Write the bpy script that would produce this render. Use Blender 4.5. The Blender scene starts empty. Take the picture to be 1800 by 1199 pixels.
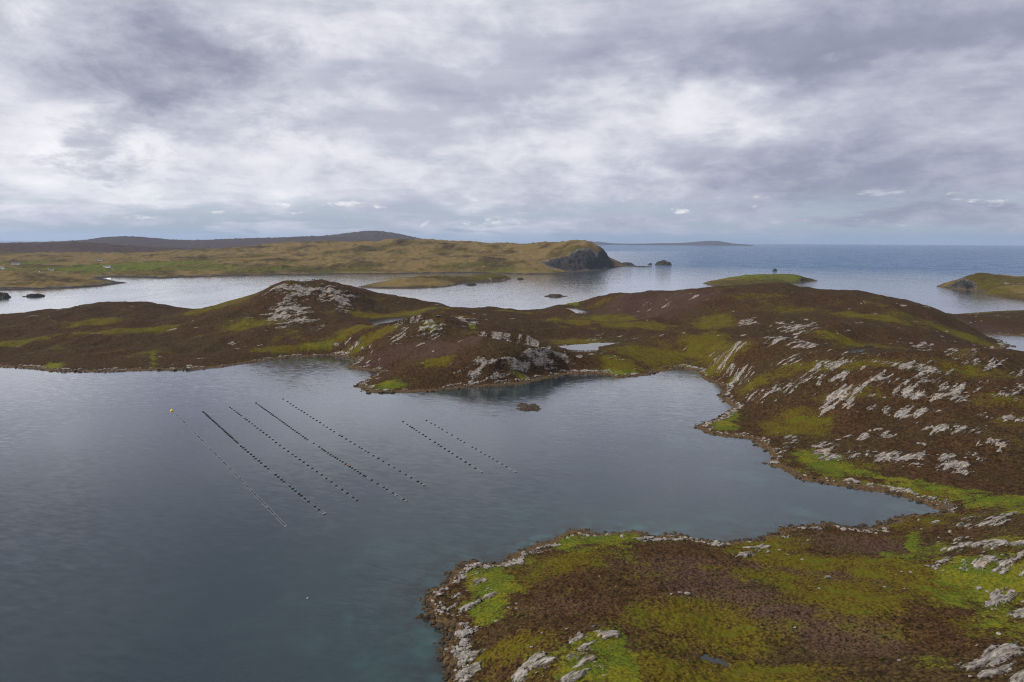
import bpy, math, random
import numpy as np
from mathutils import Matrix, Vector

random.seed(7)
rng = np.random.default_rng(11)
S = bpy.context.scene
COL = S.collection

# ------------------------------------------------------------------ camera
CAM_H = 110.0
F = 1200.0                       # focal length in pixels of the 1800 px wide photograph
PITCH = math.radians(8.35)
ROLL = 0.0046
_f = np.array([0, math.cos(PITCH), -math.sin(PITCH)])
_u0 = np.array([0, math.sin(PITCH), math.cos(PITCH)])
_r0 = np.array([1.0, 0, 0])
_r = _r0 * math.cos(ROLL) + _u0 * math.sin(ROLL)
_u = _u0 * math.cos(ROLL) - _r0 * math.sin(ROLL)
cam = bpy.data.cameras.new('camera')
cam.sensor_width = 36.0
cam.lens = 36.0 * F / 1800.0
cam.clip_start = 1.0
cam.clip_end = 200000.0
camo = bpy.data.objects.new('camera', cam)
COL.objects.link(camo)
M = Matrix(((_r[0], _u[0], -_f[0], 0), (_r[1], _u[1], -_f[1], 0), (_r[2], _u[2], -_f[2], CAM_H), (0, 0, 0, 1)))
camo.matrix_world = M
S.camera = camo

def ray(x, y):
    d = _f + (x - 900.0) / F * _r + (599.5 - y) / F * _u
    return d / math.hypot(d[0], d[1])          # per metre of horizontal distance
def at_z(x, y, z=0.0):
    d = ray(x, y)
    t = (z - CAM_H) / d[2]
    return np.array([d[0] * t, d[1] * t])
def at_r(x, y, dist):
    d = ray(x, y)
    return np.array([d[0] * dist, d[1] * dist, CAM_H + d[2] * dist])
def at_d(x, y, dist):                          # dist is measured straight ahead, along +Y
    d = ray(x, y); d = d / d[1]
    return np.array([d[0] * dist, d[1] * dist, CAM_H + d[2] * dist])

# ------------------------------------------------------------------ node helper
class NT:
    def __init__(s, tree):
        s.t = tree
        s.n = tree.nodes
        s.l = tree.links
    def node(s, typ, **kw):
        n = s.n.new(typ)
        for k, v in kw.items():
            setattr(n, k, v)
        return n
    def put(s, sock, v):
        if v is None:
            return
        if hasattr(v, 'links'):
            s.l.new(v, sock)
        else:
            if isinstance(v, (tuple, list)) and sock.type == 'RGBA' and len(v) == 3:
                v = (*v, 1.0)
            sock.default_value = v
    def m(s, op, a, b=None, c=None, clamp=False):
        n = s.node('ShaderNodeMath', operation=op, use_clamp=clamp)
        s.put(n.inputs[0], a); s.put(n.inputs[1], b); s.put(n.inputs[2], c)
        return n.outputs[0]
    def add(s, a, b): return s.m('ADD', a, b)
    def mul(s, a, b): return s.m('MULTIPLY', a, b)
    def sub(s, a, b): return s.m('SUBTRACT', a, b)
    def vm(s, op, a, b=None, scale=None):
        n = s.node('ShaderNodeVectorMath', operation=op)
        s.put(n.inputs[0], a); s.put(n.inputs[1], b)
        if scale is not None: s.put(n.inputs['Scale'], scale)
        return n.outputs['Value'] if op in ('LENGTH', 'DOT_PRODUCT', 'DISTANCE') else n.outputs[0]
    def comb(s, x, y, z):
        n = s.node('ShaderNodeCombineXYZ')
        for i, v in enumerate((x, y, z)): s.put(n.inputs[i], v)
        return n.outputs[0]
    def sep(s, v):
        n = s.node('ShaderNodeSeparateXYZ'); s.put(n.inputs[0], v)
        return n.outputs
    def noise(s, vec, scale, detail=4, rough=0.55, dist=0.0, lac=2.0):
        n = s.node('ShaderNodeTexNoise'); s.put(n.inputs['Vector'], vec)
        n.inputs['Scale'].default_value = scale; n.inputs['Detail'].default_value = detail
        n.inputs['Roughness'].default_value = rough; n.inputs['Distortion'].default_value = dist
        n.inputs['Lacunarity'].default_value = lac
        return n.outputs['Fac']
    def voro(s, vec, scale, feature='F1'):
        n = s.node('ShaderNodeTexVoronoi', feature=feature); s.put(n.inputs['Vector'], vec)
        n.inputs['Scale'].default_value = scale
        return n.outputs['Distance'], n.outputs.get('Color')
    def step(s, v, a, b, lo=0.0, hi=1.0):
        n = s.node('ShaderNodeMapRange', interpolation_type='SMOOTHSTEP', clamp=True)
        s.put(n.inputs['Value'], v)
        s.put(n.inputs['From Min'], a); s.put(n.inputs['From Max'], b)
        s.put(n.inputs['To Min'], lo); s.put(n.inputs['To Max'], hi)
        return n.outputs[0]
    def mix(s, f, a, b):
        n = s.node('ShaderNodeMix', data_type='RGBA')
        s.put(n.inputs[0], f); s.put(n.inputs[6], a); s.put(n.inputs[7], b)
        return n.outputs[2]
    def scale_rgb(s, c, f):
        return s.vm('SCALE', c, None, f)
    def ramp(s, f, pts):
        n = s.node('ShaderNodeValToRGB')
        e = n.color_ramp.elements
        while len(e) < len(pts): e.new(0.5)
        for el, (p, c) in zip(e, pts):
            el.position = p; el.color = (*c, 1)
        s.put(n.inputs[0], f)
        return n.outputs[0]

# ------------------------------------------------------------------ sky
SUN_AZ = math.radians(-98)      # left of the view direction
SUN_EL = math.radians(42)
W = bpy.data.worlds.new('World'); S.world = W; W.use_nodes = True
t = NT(W.node_tree)
for n in list(t.n): t.n.remove(n)
out = t.node('ShaderNodeOutputWorld'); bg = t.node('ShaderNodeBackground')
t.l.new(bg.outputs[0], out.inputs[0])
sky = t.node('ShaderNodeTexSky', sky_type='NISHITA', sun_disc=False)
sky.sun_elevation = SUN_EL; sky.sun_rotation = -SUN_AZ if False else SUN_AZ
sky.altitude = 100; sky.air_density = 1.2; sky.dust_density = 1.5
tc = t.node('ShaderNodeTexCoord').outputs['Generated']
x_, y_, z_ = t.sep(tc)
zc = t.m('MAXIMUM', z_, 0.0)
den = t.add(zc, 0.34)
P = t.comb(t.m('DIVIDE', x_, den), t.m('DIVIDE', y_, den), 0.0)
az = t.m('ARCTAN2', x_, y_)
el = t.m('ARCSINE', z_)
# ragged angular coordinates for broad cloud masses
wn = t.node('ShaderNodeTexNoise'); t.put(wn.inputs['Vector'], P); wn.inputs['Scale'].default_value = 3.4
wn.inputs['Detail'].default_value = 4; wn.inputs['Roughness'].default_value = 0.62
wx, wy, wz = t.sep(wn.outputs['Color'])
azw = t.add(az, t.mul(t.sub(wx, 0.5), 0.20))
elw = t.add(el, t.mul(t.sub(wy, 0.5), 0.13))
def blob(px, py, rx, ry, w):
    d = ray(px, py); a = math.atan2(d[0], d[1]); e = math.atan(d[2])
    u = t.mul(t.sub(azw, a), F / rx); v = t.mul(t.sub(elw, e), F / ry)
    r2 = t.add(t.mul(u, u), t.mul(v, v))
    return t.mul(t.m('EXPONENT', t.mul(r2, -1.0)), w)
def total(lst):
    a = 0.0
    for b in lst: a = t.add(blob(*b), a)
    return a
# soft high sheet
soft = total([(1330, 70, 330, 60, .16), (1650, 70, 260, 80, .18), (1060, 120, 160, 35, .10), (1700, 230, 260, 60, .10), (1550, 330, 330, 45, .11), (1350, 330, 420, 90, .10), (1700, 300, 200, 90, .06), (700, 150, 230, 40, .12),
              (130, 225, 130, 40, -.14), (560, 60, 140, 70, -.14), (520, 175, 160, 35, -.10), (900, 20, 160, 50, -.08), (60, 300, 220, 50, -.14), (420, 300, 260, 45, -.12), (1300, 190, 240, 45, -.17), (1000, 290, 260, 60, -.10), (1700, 115, 120, 18, -.13)])
# ragged lower clouds
low_ = total([(120, 60, 300, 110, .34), (375, 110, 120, 60, .40), (300, 190, 90, 40, .30), (180, 275, 75, 40, .26), (540, 250, 70, 35, .22), (760, 220, 140, 40, .16), (850, 130, 160, 35, .16), (1040, 90, 120, 50, .12)])
n1 = t.noise(P, 2.0, 4, 0.58, 0.25)
n2 = t.noise(P, 6.0, 7, 0.66, 0.25)
strk = t.noise(t.comb(t.mul(az, 3.0), t.mul(el, 24.0), 0.3), 1.3, 4, 0.55, 0.4)
dens = t.add(t.add(t.mul(t.sub(n1, .5), .60), t.mul(t.sub(n2, .5), .46)), t.mul(t.sub(strk, .5), .25))
dens = t.add(t.add(dens, soft), 0.40)
cloud = t.ramp(dens, [(0.08, (.70, .69, .71)), (0.27, (.55, .55, .60)), (0.44, (.37, .382, .45)), (0.64, (.235, .25, .325)), (0.92, (.155, .17, .24))])
rag = t.add(t.add(t.mul(t.sub(n1, .5), .5), t.mul(t.sub(n2, .5), .9)), low_)
lowm = t.step(rag, .10, .34)
cloud = t.mix(t.mul(lowm, .8), cloud, t.mix(t.step(rag, .12, .75), (.43, .435, .50), (.165, .178, .245)))
# thin band of clear air low over the horizon, with small cumulus in it
clr = t.scale_rgb(sky.outputs[0], 0.085)
clr = t.mix(0.6, clr, (.27, .36, .50))
gapn = t.noise(t.comb(t.mul(az, 5.0), t.mul(el, 30.0), 1.7), 1.6, 4, 0.6, 0.3)
band = t.step(el, 0.012, 0.085, 1.0, 0.0)
gap = t.mul(band, t.step(gapn, .40, .60))
gap = t.m('MAXIMUM', gap, t.mul(t.step(el, -.01, .03, 1.0, 0.0), .85))
low = t.mix(gap, cloud, clr)
cum = t.noise(t.comb(t.mul(az, 14.0), t.mul(el, 42.0), 4.1), 1.3, 4, 0.6, 0.3)
cumm = t.mul(t.step(cum, .60, .72), t.mul(t.step(el, .010, .022), t.step(el, .045, .075, 1.0, 0.0)))
skyc = t.mix(t.mul(cumm, .75), low, (.74, .71, .71))
t.l.new(skyc, bg.inputs[0]); bg.inputs[1].default_value = 1.0

sun = bpy.data.lights.new('sun', 'SUN'); sun.energy = 3.2; sun.angle = math.radians(6); sun.color = (1.0, .94, .86)
suno = bpy.data.objects.new('sun', sun); COL.objects.link(suno)
sd = Vector((math.sin(SUN_AZ) * math.cos(SUN_EL), math.cos(SUN_AZ) * math.cos(SUN_EL), math.sin(SUN_EL)))
suno.rotation_euler = sd.to_track_quat('Z', 'Y').to_euler()
suno.location = (0, 0, 400)
S.view_settings.view_transform = 'Standard'
S.view_settings.look = 'None'
S.view_settings.gamma = 1.0
S.view_settings.exposure = 0.5
S.cycles.use_denoising = True
S.cycles.denoising_prefilter = 'NONE'
S.cycles.filter_width = 1.15
S.cycles.max_bounces = 5
S.cycles.diffuse_bounces = 2
S.cycles.glossy_bounces = 2
S.cycles.volume_bounces = 0

# ------------------------------------------------------------------ numpy noise
_perm = rng.permutation(4096)
_grad = rng.uniform(0, 2 * np.pi, 4096)
_gx, _gy = np.cos(_grad), np.sin(_grad)
def pnoise(x, y, seed=0):
    xi = np.floor(x).astype(np.int64); yi = np.floor(y).astype(np.int64)
    xf = x - xi; yf = y - yi
    u = xf * xf * xf * (xf * (xf * 6 - 15) + 10); v = yf * yf * yf * (yf * (yf * 6 - 15) + 10)
    def g(ix, iy, dx, dy):
        h = _perm[(ix + _perm[(iy + seed * 131) & 4095]) & 4095]
        return _gx[h] * dx + _gy[h] * dy
    a = g(xi, yi, xf, yf); b = g(xi + 1, yi, xf - 1, yf)
    c = g(xi, yi + 1, xf, yf - 1); d = g(xi + 1, yi + 1, xf - 1, yf - 1)
    return (a + u * (b - a)) + v * ((c + u * (d - c)) - (a + u * (b - a)))
def fbm(x, y, wl, octv=4, seed=0, gain=0.5):
    s = 0; a = 1.0; f = 1.0 / wl; tot = 0
    for o in range(octv):
        s = s + a * pnoise(x * f + 17.3 * o, y * f - 9.1 * o, seed + o); tot += a
        a *= gain; f *= 2.03
    return s / tot * 1.5
def sstep(v, a, b):
    q = np.clip((v - a) / (b - a), 0, 1)
    return q * q * (3 - 2 * q)

# ------------------------------------------------------------------ land builder
STRIKE = np.array([0.86, 0.51])
def sdf(x, y, poly):
    p = np.asarray(poly); q = np.roll(p, -1, axis=0)
    shp = x.shape; x = x.ravel(); y = y.ravel()
    best = np.full(x.shape, 1e18); ins = np.zeros(x.shape, bool)
    for (ax, ay), (bx, by) in zip(p, q):
        ex, ey = bx - ax, by - ay
        L = ex * ex + ey * ey + 1e-9
        tt = np.clip(((x - ax) * ex + (y - ay) * ey) / L, 0, 1)
        dd = (x - ax - tt * ex) ** 2 + (y - ay - tt * ey) ** 2
        best = np.minimum(best, dd)
        c = ((ay > y) != (by > y))
        if c.any():
            xs = ax + (y - ay) * ex / (ey if abs(ey) > 1e-9 else 1e-9)
            ins ^= c & (x < xs)
    d = np.sqrt(best)
    return np.where(ins, d, -d).reshape(shp)
class TPS:
    def __init__(s, pts, z, lam=0.02, sc=300.0):
        s.p = np.asarray(pts, float) / sc; s.sc = sc
        n = len(s.p)
        K = s.k(((s.p[:, None] - s.p[None]) ** 2).sum(-1)) + lam * np.eye(n)
        Q = np.c_[np.ones(n), s.p]
        A = np.zeros((n + 3, n + 3)); A[:n, :n] = K; A[:n, n:] = Q; A[n:, :n] = Q.T
        s.w = np.linalg.solve(A, np.r_[np.asarray(z, float), 0, 0, 0])
    @staticmethod
    def k(r2):
        return 0.5 * r2 * np.log(r2 + 1e-12)
    def __call__(s, x, y):
        shp = x.shape; X = x.ravel() / s.sc; Y = y.ravel() / s.sc
        o = np.empty(X.shape); n = len(s.p)
        for i in range(0, len(X), 40000):
            a, b = X[i:i + 40000], Y[i:i + 40000]
            r2 = (a[:, None] - s.p[:, 0]) ** 2 + (b[:, None] - s.p[:, 1]) ** 2
            o[i:i + 40000] = s.k(r2) @ s.w[:n] + s.w[n] + s.w[n + 1] * a + s.w[n + 2] * b
        return o.reshape(shp)
def up(a, ic, ir, nc, nr):
    # bilinear upsample of a coarse [r, az] grid
    tmp = np.empty((a.shape[0], nc))
    for i in range(a.shape[0]): tmp[i] = np.interp(np.arange(nc), ic, a[i])
    o = np.empty((nr, nc))
    for j in range(nc): o[:, j] = np.interp(np.arange(nr), ir, tmp[:, j])
    return o
def dense_poly(pts, step):
    o = []
    for a, b in zip(pts, pts[1:] + pts[:1]):
        a = np.asarray(a); b = np.asarray(b); n = max(1, int(np.linalg.norm(b - a) / step))
        for i in range(n): o.append(a + (b - a) * i / n)
    return o

class Land:
    """height field of one landmass on a polar grid (finer near, coarser far)"""
    def __init__(s, coast, ctrl, az_list, r_list, coast_w=22.0, step=25.0, shore_z=1.6, coarse=4, lam=0.0006, sc=300.0, minz=1.3):
        s.coast = [np.asarray(c[:2], float) for c in coast]
        s.az = np.asarray(az_list); s.r = np.asarray(r_list)
        nc, nr = len(s.az), len(s.r)
        A, R = np.meshgrid(s.az, s.r)
        s.X = np.sin(A) * R; s.Y = np.cos(A) * R
        ic = np.unique(np.r_[np.arange(0, nc, coarse), nc - 1]); ir = np.unique(np.r_[np.arange(0, nr, coarse), nr - 1])
        Xc = s.X[np.ix_(ir, ic)]; Yc = s.Y[np.ix_(ir, ic)]
        dn = dense_poly(s.coast, step)
        pts = [tuple(p) for p in dn] + [(c[0], c[1]) for c in ctrl]
        zz = [shore_z] * len(dn) + [c[2] for c in ctrl]
        tps = TPS(pts, zz, lam, sc)
        s.d = up(sdf(Xc, Yc, s.coast), ic, ir, nc, nr)
        s.t = up(np.maximum(tps(Xc, Yc), minz), ic, ir, nc, nr)
        s.cw = coast_w; s.minz = minz
    def finish(s, rough_coast=1.6, bump=1.0):
        X, Y = s.X, s.Y
        s.d = s.d + rough_coast * (fbm(X, Y, 14, 3, 3) * 1.6 + fbm(X, Y, 5, 2, 5) * 0.7)
        d = s.d
        i = sstep(d, 0.5, s.cw)
        sh = np.where(d > 0, 1.8 * (1 - np.exp(-d / 6.5)) + 0.02 * d, np.maximum(d * 0.28, -3.5))
        und = fbm(X, Y, 75, 3, 21) * 4.2 * bump + fbm(X, Y, 26, 3, 27) * 1.6 * bump
        und = und + (.4 - np.abs(fbm(X, Y, 48, 3, 35)) * 1.5) * 2.4 * bump * sstep(d, 20, 60)
        und = und + (.45 - np.abs(fbm(X, Y, 110, 3, 31)) * 1.5) * 5.0 * bump * sstep(d, 25, 90)
        s.H = sh * (1 - i) + np.maximum(s.t + und * sstep(d, 10, 60), s.minz + .1) * i
    def hit(s, px, py):
        d = ray(px, py)
        a = math.atan2(d[0], d[1])
        j = np.interp(a, s.az, np.arange(len(s.az)))
        j0 = int(min(j, len(s.az) - 2)); w = j - j0
        h = s.H[:, j0] * (1 - w) + s.H[:, j0 + 1] * w
        zr = CAM_H + d[2] * s.r
        k = np.nonzero(np.maximum(h, 0) >= zr)[0]
        if len(k) == 0: return None
        k = k[0]
        if k > 0:
            e0 = zr[k - 1] - max(h[k - 1], 0); e1 = zr[k] - max(h[k], 0)
            q = e0 / (e0 - e1 + 1e-9); rr = s.r[k - 1] + q * (s.r[k] - s.r[k - 1])
        else: rr = s.r[0]
        return np.array([math.sin(a) * rr, math.cos(a) * rr, CAM_H + d[2] * rr])
    def height(s, x, y):
        a = math.atan2(x, y); r = math.hypot(x, y)
        j = np.interp(a, s.az, np.arange(len(s.az))); i = np.interp(r, s.r, np.arange(len(s.r)))
        j0 = int(min(j, len(s.az) - 2)); i0 = int(min(i, len(s.r) - 2)); u = j - j0; v = i - i0
        H = s.H
        return float((H[i0, j0] * (1 - u) + H[i0, j0 + 1] * u) * (1 - v) + (H[i0 + 1, j0] * (1 - u) + H[i0 + 1, j0 + 1] * u) * v)
    def patch(s, x, y, rx, ry, soft=0.5, wob=0.45, seed=40):
        c = s.hit(x, y)
        if c is None: return np.zeros_like(s.H)
        dist = math.hypot(c[0], c[1]); dep = math.hypot(dist, CAM_H - c[2])
        ax = rx * dep / F
        top, bot = s.hit(x, y - ry), s.hit(x, y + ry)
        ny = ry * dep / F / 0.16
        if bot is not None: ny = min(ny, 1.3 * np.linalg.norm((bot - c)[:2]))
        if top is not None: ny = max(min(ny, 1.5 * np.linalg.norm((top - c)[:2])), 0.3 * ny)
        ny = max(ny, ry * dep / F)
        e = np.array([c[0], c[1]]) / dist; n = np.array([e[1], -e[0]])
        dx = s.X - c[0]; dy = s.Y - c[1]
        uu = (dx * n[0] + dy * n[1]) / ax; vv = (dx * e[0] + dy * e[1]) / ny
        q = np.sqrt(uu * uu + vv * vv)
        m = q < 2.2
        o = np.zeros_like(s.H)
        if m.any():
            wl = max(2.5, min(ax, ny) * 0.9)
            q2 = q[m] + wob * fbm(s.X[m], s.Y[m], wl, 3, seed)
            o[m] = 1 - sstep(q2, 1 - soft, 1 + soft)
        return o
    def mesh(s, name, mat, keep, attrs):
        nr, nc = s.H.shape
        idx = np.arange(nr * nc).reshape(nr, nc)
        k = keep[:-1, :-1] & keep[1:, :-1] & keep[:-1, 1:] & keep[1:, 1:]
        q = np.stack([idx[:-1, :-1], idx[:-1, 1:], idx[1:, 1:], idx[1:, :-1]], -1)[k]
        used = np.unique(q); rem = np.full(nr * nc, -1); rem[used] = np.arange(len(used))
        co = np.stack([s.X, s.Y, s.H], -1).reshape(-1, 3)[used]
        me = mesh_np(name, co, rem[q])
        for an, chans in attrs.items():
            at = me.attributes.new(an, 'FLOAT_COLOR', 'POINT')
            v = np.stack([c.reshape(-1)[used] for c in chans], -1).astype(np.float32)
            at.data.foreach_set('color', v.ravel())
        o = bpy.data.objects.new(name, me); COL.objects.link(o)
        me.materials.append(mat)
        return o
def mesh_np(name, co, quads, smooth=True):
    me = bpy.data.meshes.new(name)
    n = quads.shape[1]
    me.vertices.add(len(co)); me.vertices.foreach_set('co', np.asarray(co, np.float32).ravel())
    me.loops.add(quads.size); me.loops.foreach_set('vertex_index', quads.astype(np.int32).ravel())
    me.polygons.add(len(quads)); me.polygons.foreach_set('loop_start', (np.arange(len(quads)) * n).astype(np.int32))
    me.polygons.foreach_set('use_smooth', np.full(len(quads), smooth))
    me.update(calc_edges=True)
    return me
def normal_z(s):
    gy, gx = np.gradient(s.H)
    dr = np.gradient(s.r)[:, None]; da = (np.gradient(s.az)[None, :] * s.r[:, None])
    return 1 / np.sqrt(1 + (gy / dr) ** 2 + (gx / da) ** 2)

# ------------------------------------------------------------------ materials
def new_mat(name):
    m = bpy.data.materials.new(name); m.use_nodes = True
    tt = NT(m.node_tree)
    b = tt.n['Principled BSDF']
    return m, tt, b
def plain(name, col, rough=0.6, var=0.15, scale=3.0, metallic=0.0):
    m, tt, b = new_mat(name)
    g = tt.node('ShaderNodeNewGeometry').outputs['Position']
    nz = tt.noise(g, scale, 4)
    c2 = tuple(max(0, v * (1 - var * 2)) for v in col)
    tt.put(b.inputs['Base Color'], tt.mix(nz, c2, tuple(min(1, v * (1 + var)) for v in col)))
    b.inputs['Roughness'].default_value = rough; b.inputs['Metallic'].default_value = metallic
    return m
def land_material():
    m, tt, b = new_mat('moorland')
    g = tt.node('ShaderNodeNewGeometry').outputs['Position']
    a1 = tt.node('ShaderNodeAttribute', attribute_name='m1'); a2 = tt.node('ShaderNodeAttribute', attribute_name='m2')
    rock, green, olive = tt.sep(a1.outputs['Color']); weed = a1.outputs['Alpha']
    purple, gold, dark = tt.sep(a2.outputs['Color']); beach = a2.outputs['Alpha']
    nf = tt.noise(g, 1.3, 5, .65)          # tufts of a metre
    nm = tt.noise(g, .16, 5, .6)           # patches of several metres
    nl = tt.noise(g, .022, 5, .6)
    vd, vc = tt.voro(g, 1.5)
    tuft = tt.step(nf, .30, .72)
    heather = tt.mix(tuft, (.011, .006, .003), (.072, .040, .018))
    heather = tt.mix(tt.mul(tt.step(nl, .42, .62), .6), heather, tt.mix(tuft, (.012, .009, .004), (.062, .045, .018)))
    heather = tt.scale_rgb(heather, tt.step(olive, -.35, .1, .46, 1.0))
    heather = tt.scale_rgb(heather, tt.step(tt.noise(g, .38, 4, .6), .30, .66, .62, 1.35))
    pp = tt.mul(tt.step(tt.add(purple, tt.mul(tt.sub(nm, .5), .9)), .3, .95), tt.step(nf, .38, .66))
    heather = tt.mix(tt.mul(pp, .8), heather, (.080, .046, .042))
    grass = tt.mix(tuft, (.040, .030, .004), (.112, .086, .010))
    grass = tt.mix(tt.step(nm, .45, .7), grass, (.070, .070, .007))
    goldc = tt.mix(tuft, (.085, .058, .020), (.175, .125, .045))
    om = tt.step(tt.add(tt.mul(olive, .85), tt.mul(tt.sub(tt.add(tt.mul(nm, .45), tt.mul(nf, .55)), .5), 2.8)), .22, .90)
    col = tt.mix(om, heather, grass)
    gm2 = tt.step(tt.add(gold, tt.mul(tt.sub(nm, .5), .5)), .25, .75)
    col = tt.mix(gm2, col, goldc)
    turf = tt.mix(tuft, (.030, .042, .006), (.100, .124, .012))
    turf = tt.mix(tt.step(tt.noise(g, .09, 4, .6), .42, .62), turf, tt.mix(tuft, (.060, .058, .006), (.155, .145, .012)))
    n3 = tt.noise(g, .45, 4, .65)
    mott = tt.sub(tt.add(tt.add(tt.mul(nm, .4), tt.mul(nf, .25)), tt.mul(n3, .35)), .5)
    gm = tt.step(tt.add(tt.mul(green, .8), tt.mul(mott, 3.2)), .26, .78)
    col = tt.mix(gm, col, turf)
    bc = tt.mix(nf, (.030, .024, .017), (.10, .078, .058))
    col = tt.mix(tt.step(beach, .35, .65), col, bc)
    # bare rock with lichen, cracks along the strike
    gs = tt.comb(tt.vm('DOT_PRODUCT', g, (.86 * .25, .51 * .25, 0)), tt.vm('DOT_PRODUCT', g, (.51, -.86, 0)), tt.mul(tt.sep(g)[2], 1.0))
    rn = tt.noise(gs, .9, 6, .65, .3)
    crack = tt.step(tt.noise(gs, 1.6, 5, .6, .6), .36, .46)
    rc = tt.ramp(rn, [(.30, (.04, .034, .028)), (.44, (.14, .122, .106)), (.58, (.27, .245, .22)), (.75, (.40, .37, .335))])
    lich = tt.step(tt.noise(g, .5, 5, .6), .55, .7)
    rc = tt.mix(tt.mul(lich, .45), rc, (.30, .29, .12))
    warm = tt.step(tt.noise(g, .12, 3, .5), .58, .7)
    rc = tt.mix(tt.mul(warm, .35), rc, (.42, .28, .17))
    rc = tt.mix(crack, (.05, .042, .036), rc)
    rc = tt.mix(dark, rc, tt.mix(tt.step(tt.noise(g, .07, 5, .65), .35, .68), (.006, .006, .007), (.040, .036, .032)))
    rm = tt.step(tt.add(tt.add(rock, tt.mul(tt.sub(tt.add(tt.mul(rn, .55), tt.mul(nf, .45)), .5), 1.1)), tt.mul(mott, .35)), .40, .54)
    col = tt.mix(rm, col, rc)
    wc = tt.mix(tuft, (.012, .008, .004), (.115, .066, .020))
    wm = tt.step(tt.add(weed, tt.mul(tt.sub(nf, .5), .8)), .40, .60)
    col = tt.mix(wm, col, wc)
    tt.put(b.inputs['Base Color'], col)
    b.inputs['Roughness'].default_value = .9
    tt.put(b.inputs['Specular IOR Level'], tt.add(.03, tt.mul(wm, .25)))
    bh = tt.add(tt.mul(nf, .55), tt.mul(tt.mul(rn, rm), .9))
    bp = tt.node('ShaderNodeBump'); bp.inputs['Strength'].default_value = .8; bp.inputs['Distance'].default_value = .7
    tt.put(bp.inputs['Height'], bh); tt.l.new(bp.outputs[0], b.inputs['Normal'])
    return m
def rock_material():
    m, tt, b = new_mat('bare_rock')
    g = tt.node('ShaderNodeNewGeometry').outputs['Position']
    rn = tt.noise(g, 1.1, 6, .65, .3)
    rc = tt.ramp(rn, [(.30, (.05, .043, .036)), (.46, (.15, .132, .116)), (.62, (.27, .245, .22)), (.8, (.38, .355, .325))])
    rc = tt.mix(tt.mul(tt.step(tt.noise(g, .6, 5, .6), .56, .7), .5), rc, (.27, .27, .10))
    tt.put(b.inputs['Base Color'], rc); b.inputs['Roughness'].default_value = .9
    bp = tt.node('ShaderNodeBump'); bp.inputs['Strength'].default_value = .8; bp.inputs['Distance'].default_value = .3
    tt.put(bp.inputs['Height'], rn); tt.l.new(bp.outputs[0], b.inputs['Normal'])
    return m
def dark_rock_material():
    m, tt, b = new_mat('wet_rock')
    g = tt.node('ShaderNodeNewGeometry').outputs['Position']
    rn = tt.noise(g, .9, 6, .65, .3)
    tt.put(b.inputs['Base Color'], tt.ramp(rn, [(.3, (.010, .008, .006)), (.55, (.045, .031, .016)), (.75, (.12, .095, .07))]))
    b.inputs['Roughness'].default_value = .75; b.inputs['Specular IOR Level'].default_value = .2
    bp = tt.node('ShaderNodeBump'); bp.inputs['Strength'].default_value = 1.0; bp.inputs['Distance'].default_value = .8
    tt.put(bp.inputs['Height'], rn); tt.l.new(bp.outputs[0], b.inputs['Normal'])
    return m
def water_material(name, sea=True):
    m, tt, b = new_mat(name)
    g = tt.node('ShaderNodeNewGeometry').outputs['Position']
    gx, gy, gz = tt.sep(g)
    deep = (.010, .020, .027)
    if sea:
        a = tt.node('ShaderNodeAttribute', attribute_name='m1')
        sh, wd, expo = tt.sep(a.outputs['Color'])
        nn = tt.noise(g, .035, 5, .6, .4)
        sand = tt.mul(sh, tt.step(nn, .50, .68))
        col = tt.mix(tt.mul(sh, .6), deep, (.030, .058, .062))
        col = tt.mix(tt.mul(sand, .38), col, (.05, .15, .125))
        col = tt.mix(tt.mul(wd, tt.step(tt.noise(g, .14, 4, .6), .40, .58)), col, (.014, .012, .007))
        col = tt.mix(tt.mul(expo, .9), col, (.026, .078, .165))
    else:
        col = (.02, .022, .02); expo = 0.0
    tt.put(b.inputs['Base Color'], col)
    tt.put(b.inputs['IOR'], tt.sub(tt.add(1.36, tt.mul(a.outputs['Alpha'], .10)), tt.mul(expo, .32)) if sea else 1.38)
    slick = tt.noise(tt.vm('MULTIPLY', g, (1.0, .6, 1.0)), .009, 5, .6, .8)
    tt.put(b.inputs['Roughness'], tt.add(.08, tt.mul(tt.step(slick, .4, .65), .07)) if sea else .05)
    rot = tt.comb(tt.vm('DOT_PRODUCT', g, (.30, .95, 0)), tt.mul(tt.vm('DOT_PRODUCT', g, (.95, -.30, 0)), .35), 0.0)
    w1 = tt.noise(rot, .55, 4, .6, .2)
    w2 = tt.noise(rot, .10, 3, .5, .2)
    wv = tt.add(w1, tt.mul(w2, tt.add(1.0, tt.mul(expo, 9.0)))) if sea else w1
    bp = tt.node('ShaderNodeBump')
    tt.put(bp.inputs['Strength'], .15 if sea else .1); bp.inputs['Distance'].default_value = .55
    tt.put(bp.inputs['Height'], wv)
    if sea:
        nv = tt.node('ShaderNodeTexNoise'); tt.put(nv.inputs['Vector'], rot); nv.inputs['Scale'].default_value = .42; nv.inputs['Detail'].default_value = 4
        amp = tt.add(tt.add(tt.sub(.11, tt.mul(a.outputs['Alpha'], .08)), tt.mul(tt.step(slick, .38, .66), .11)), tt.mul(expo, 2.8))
        off = tt.vm('MULTIPLY', tt.vm('SUBTRACT', nv.outputs['Color'], (.5, .5, .5)), tt.comb(amp, amp, 0.0))
        nn_ = tt.vm('NORMALIZE', tt.vm('ADD', bp.outputs[0], off))
        tt.l.new(nn_, b.inputs['Normal']); tt.l.new(nn_, b.inputs['Coat Normal'])
        tt.put(b.inputs['Coat Weight'], tt.mul(a.outputs['Alpha'], .85)); b.inputs['Coat Roughness'].default_value = .06; b.inputs['Coat IOR'].default_value = 1.5  # second reflecting layer added to brighten the sheen of the calm bay
    else:
        tt.l.new(bp.outputs[0], b.inputs['Normal'])
    return m
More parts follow.
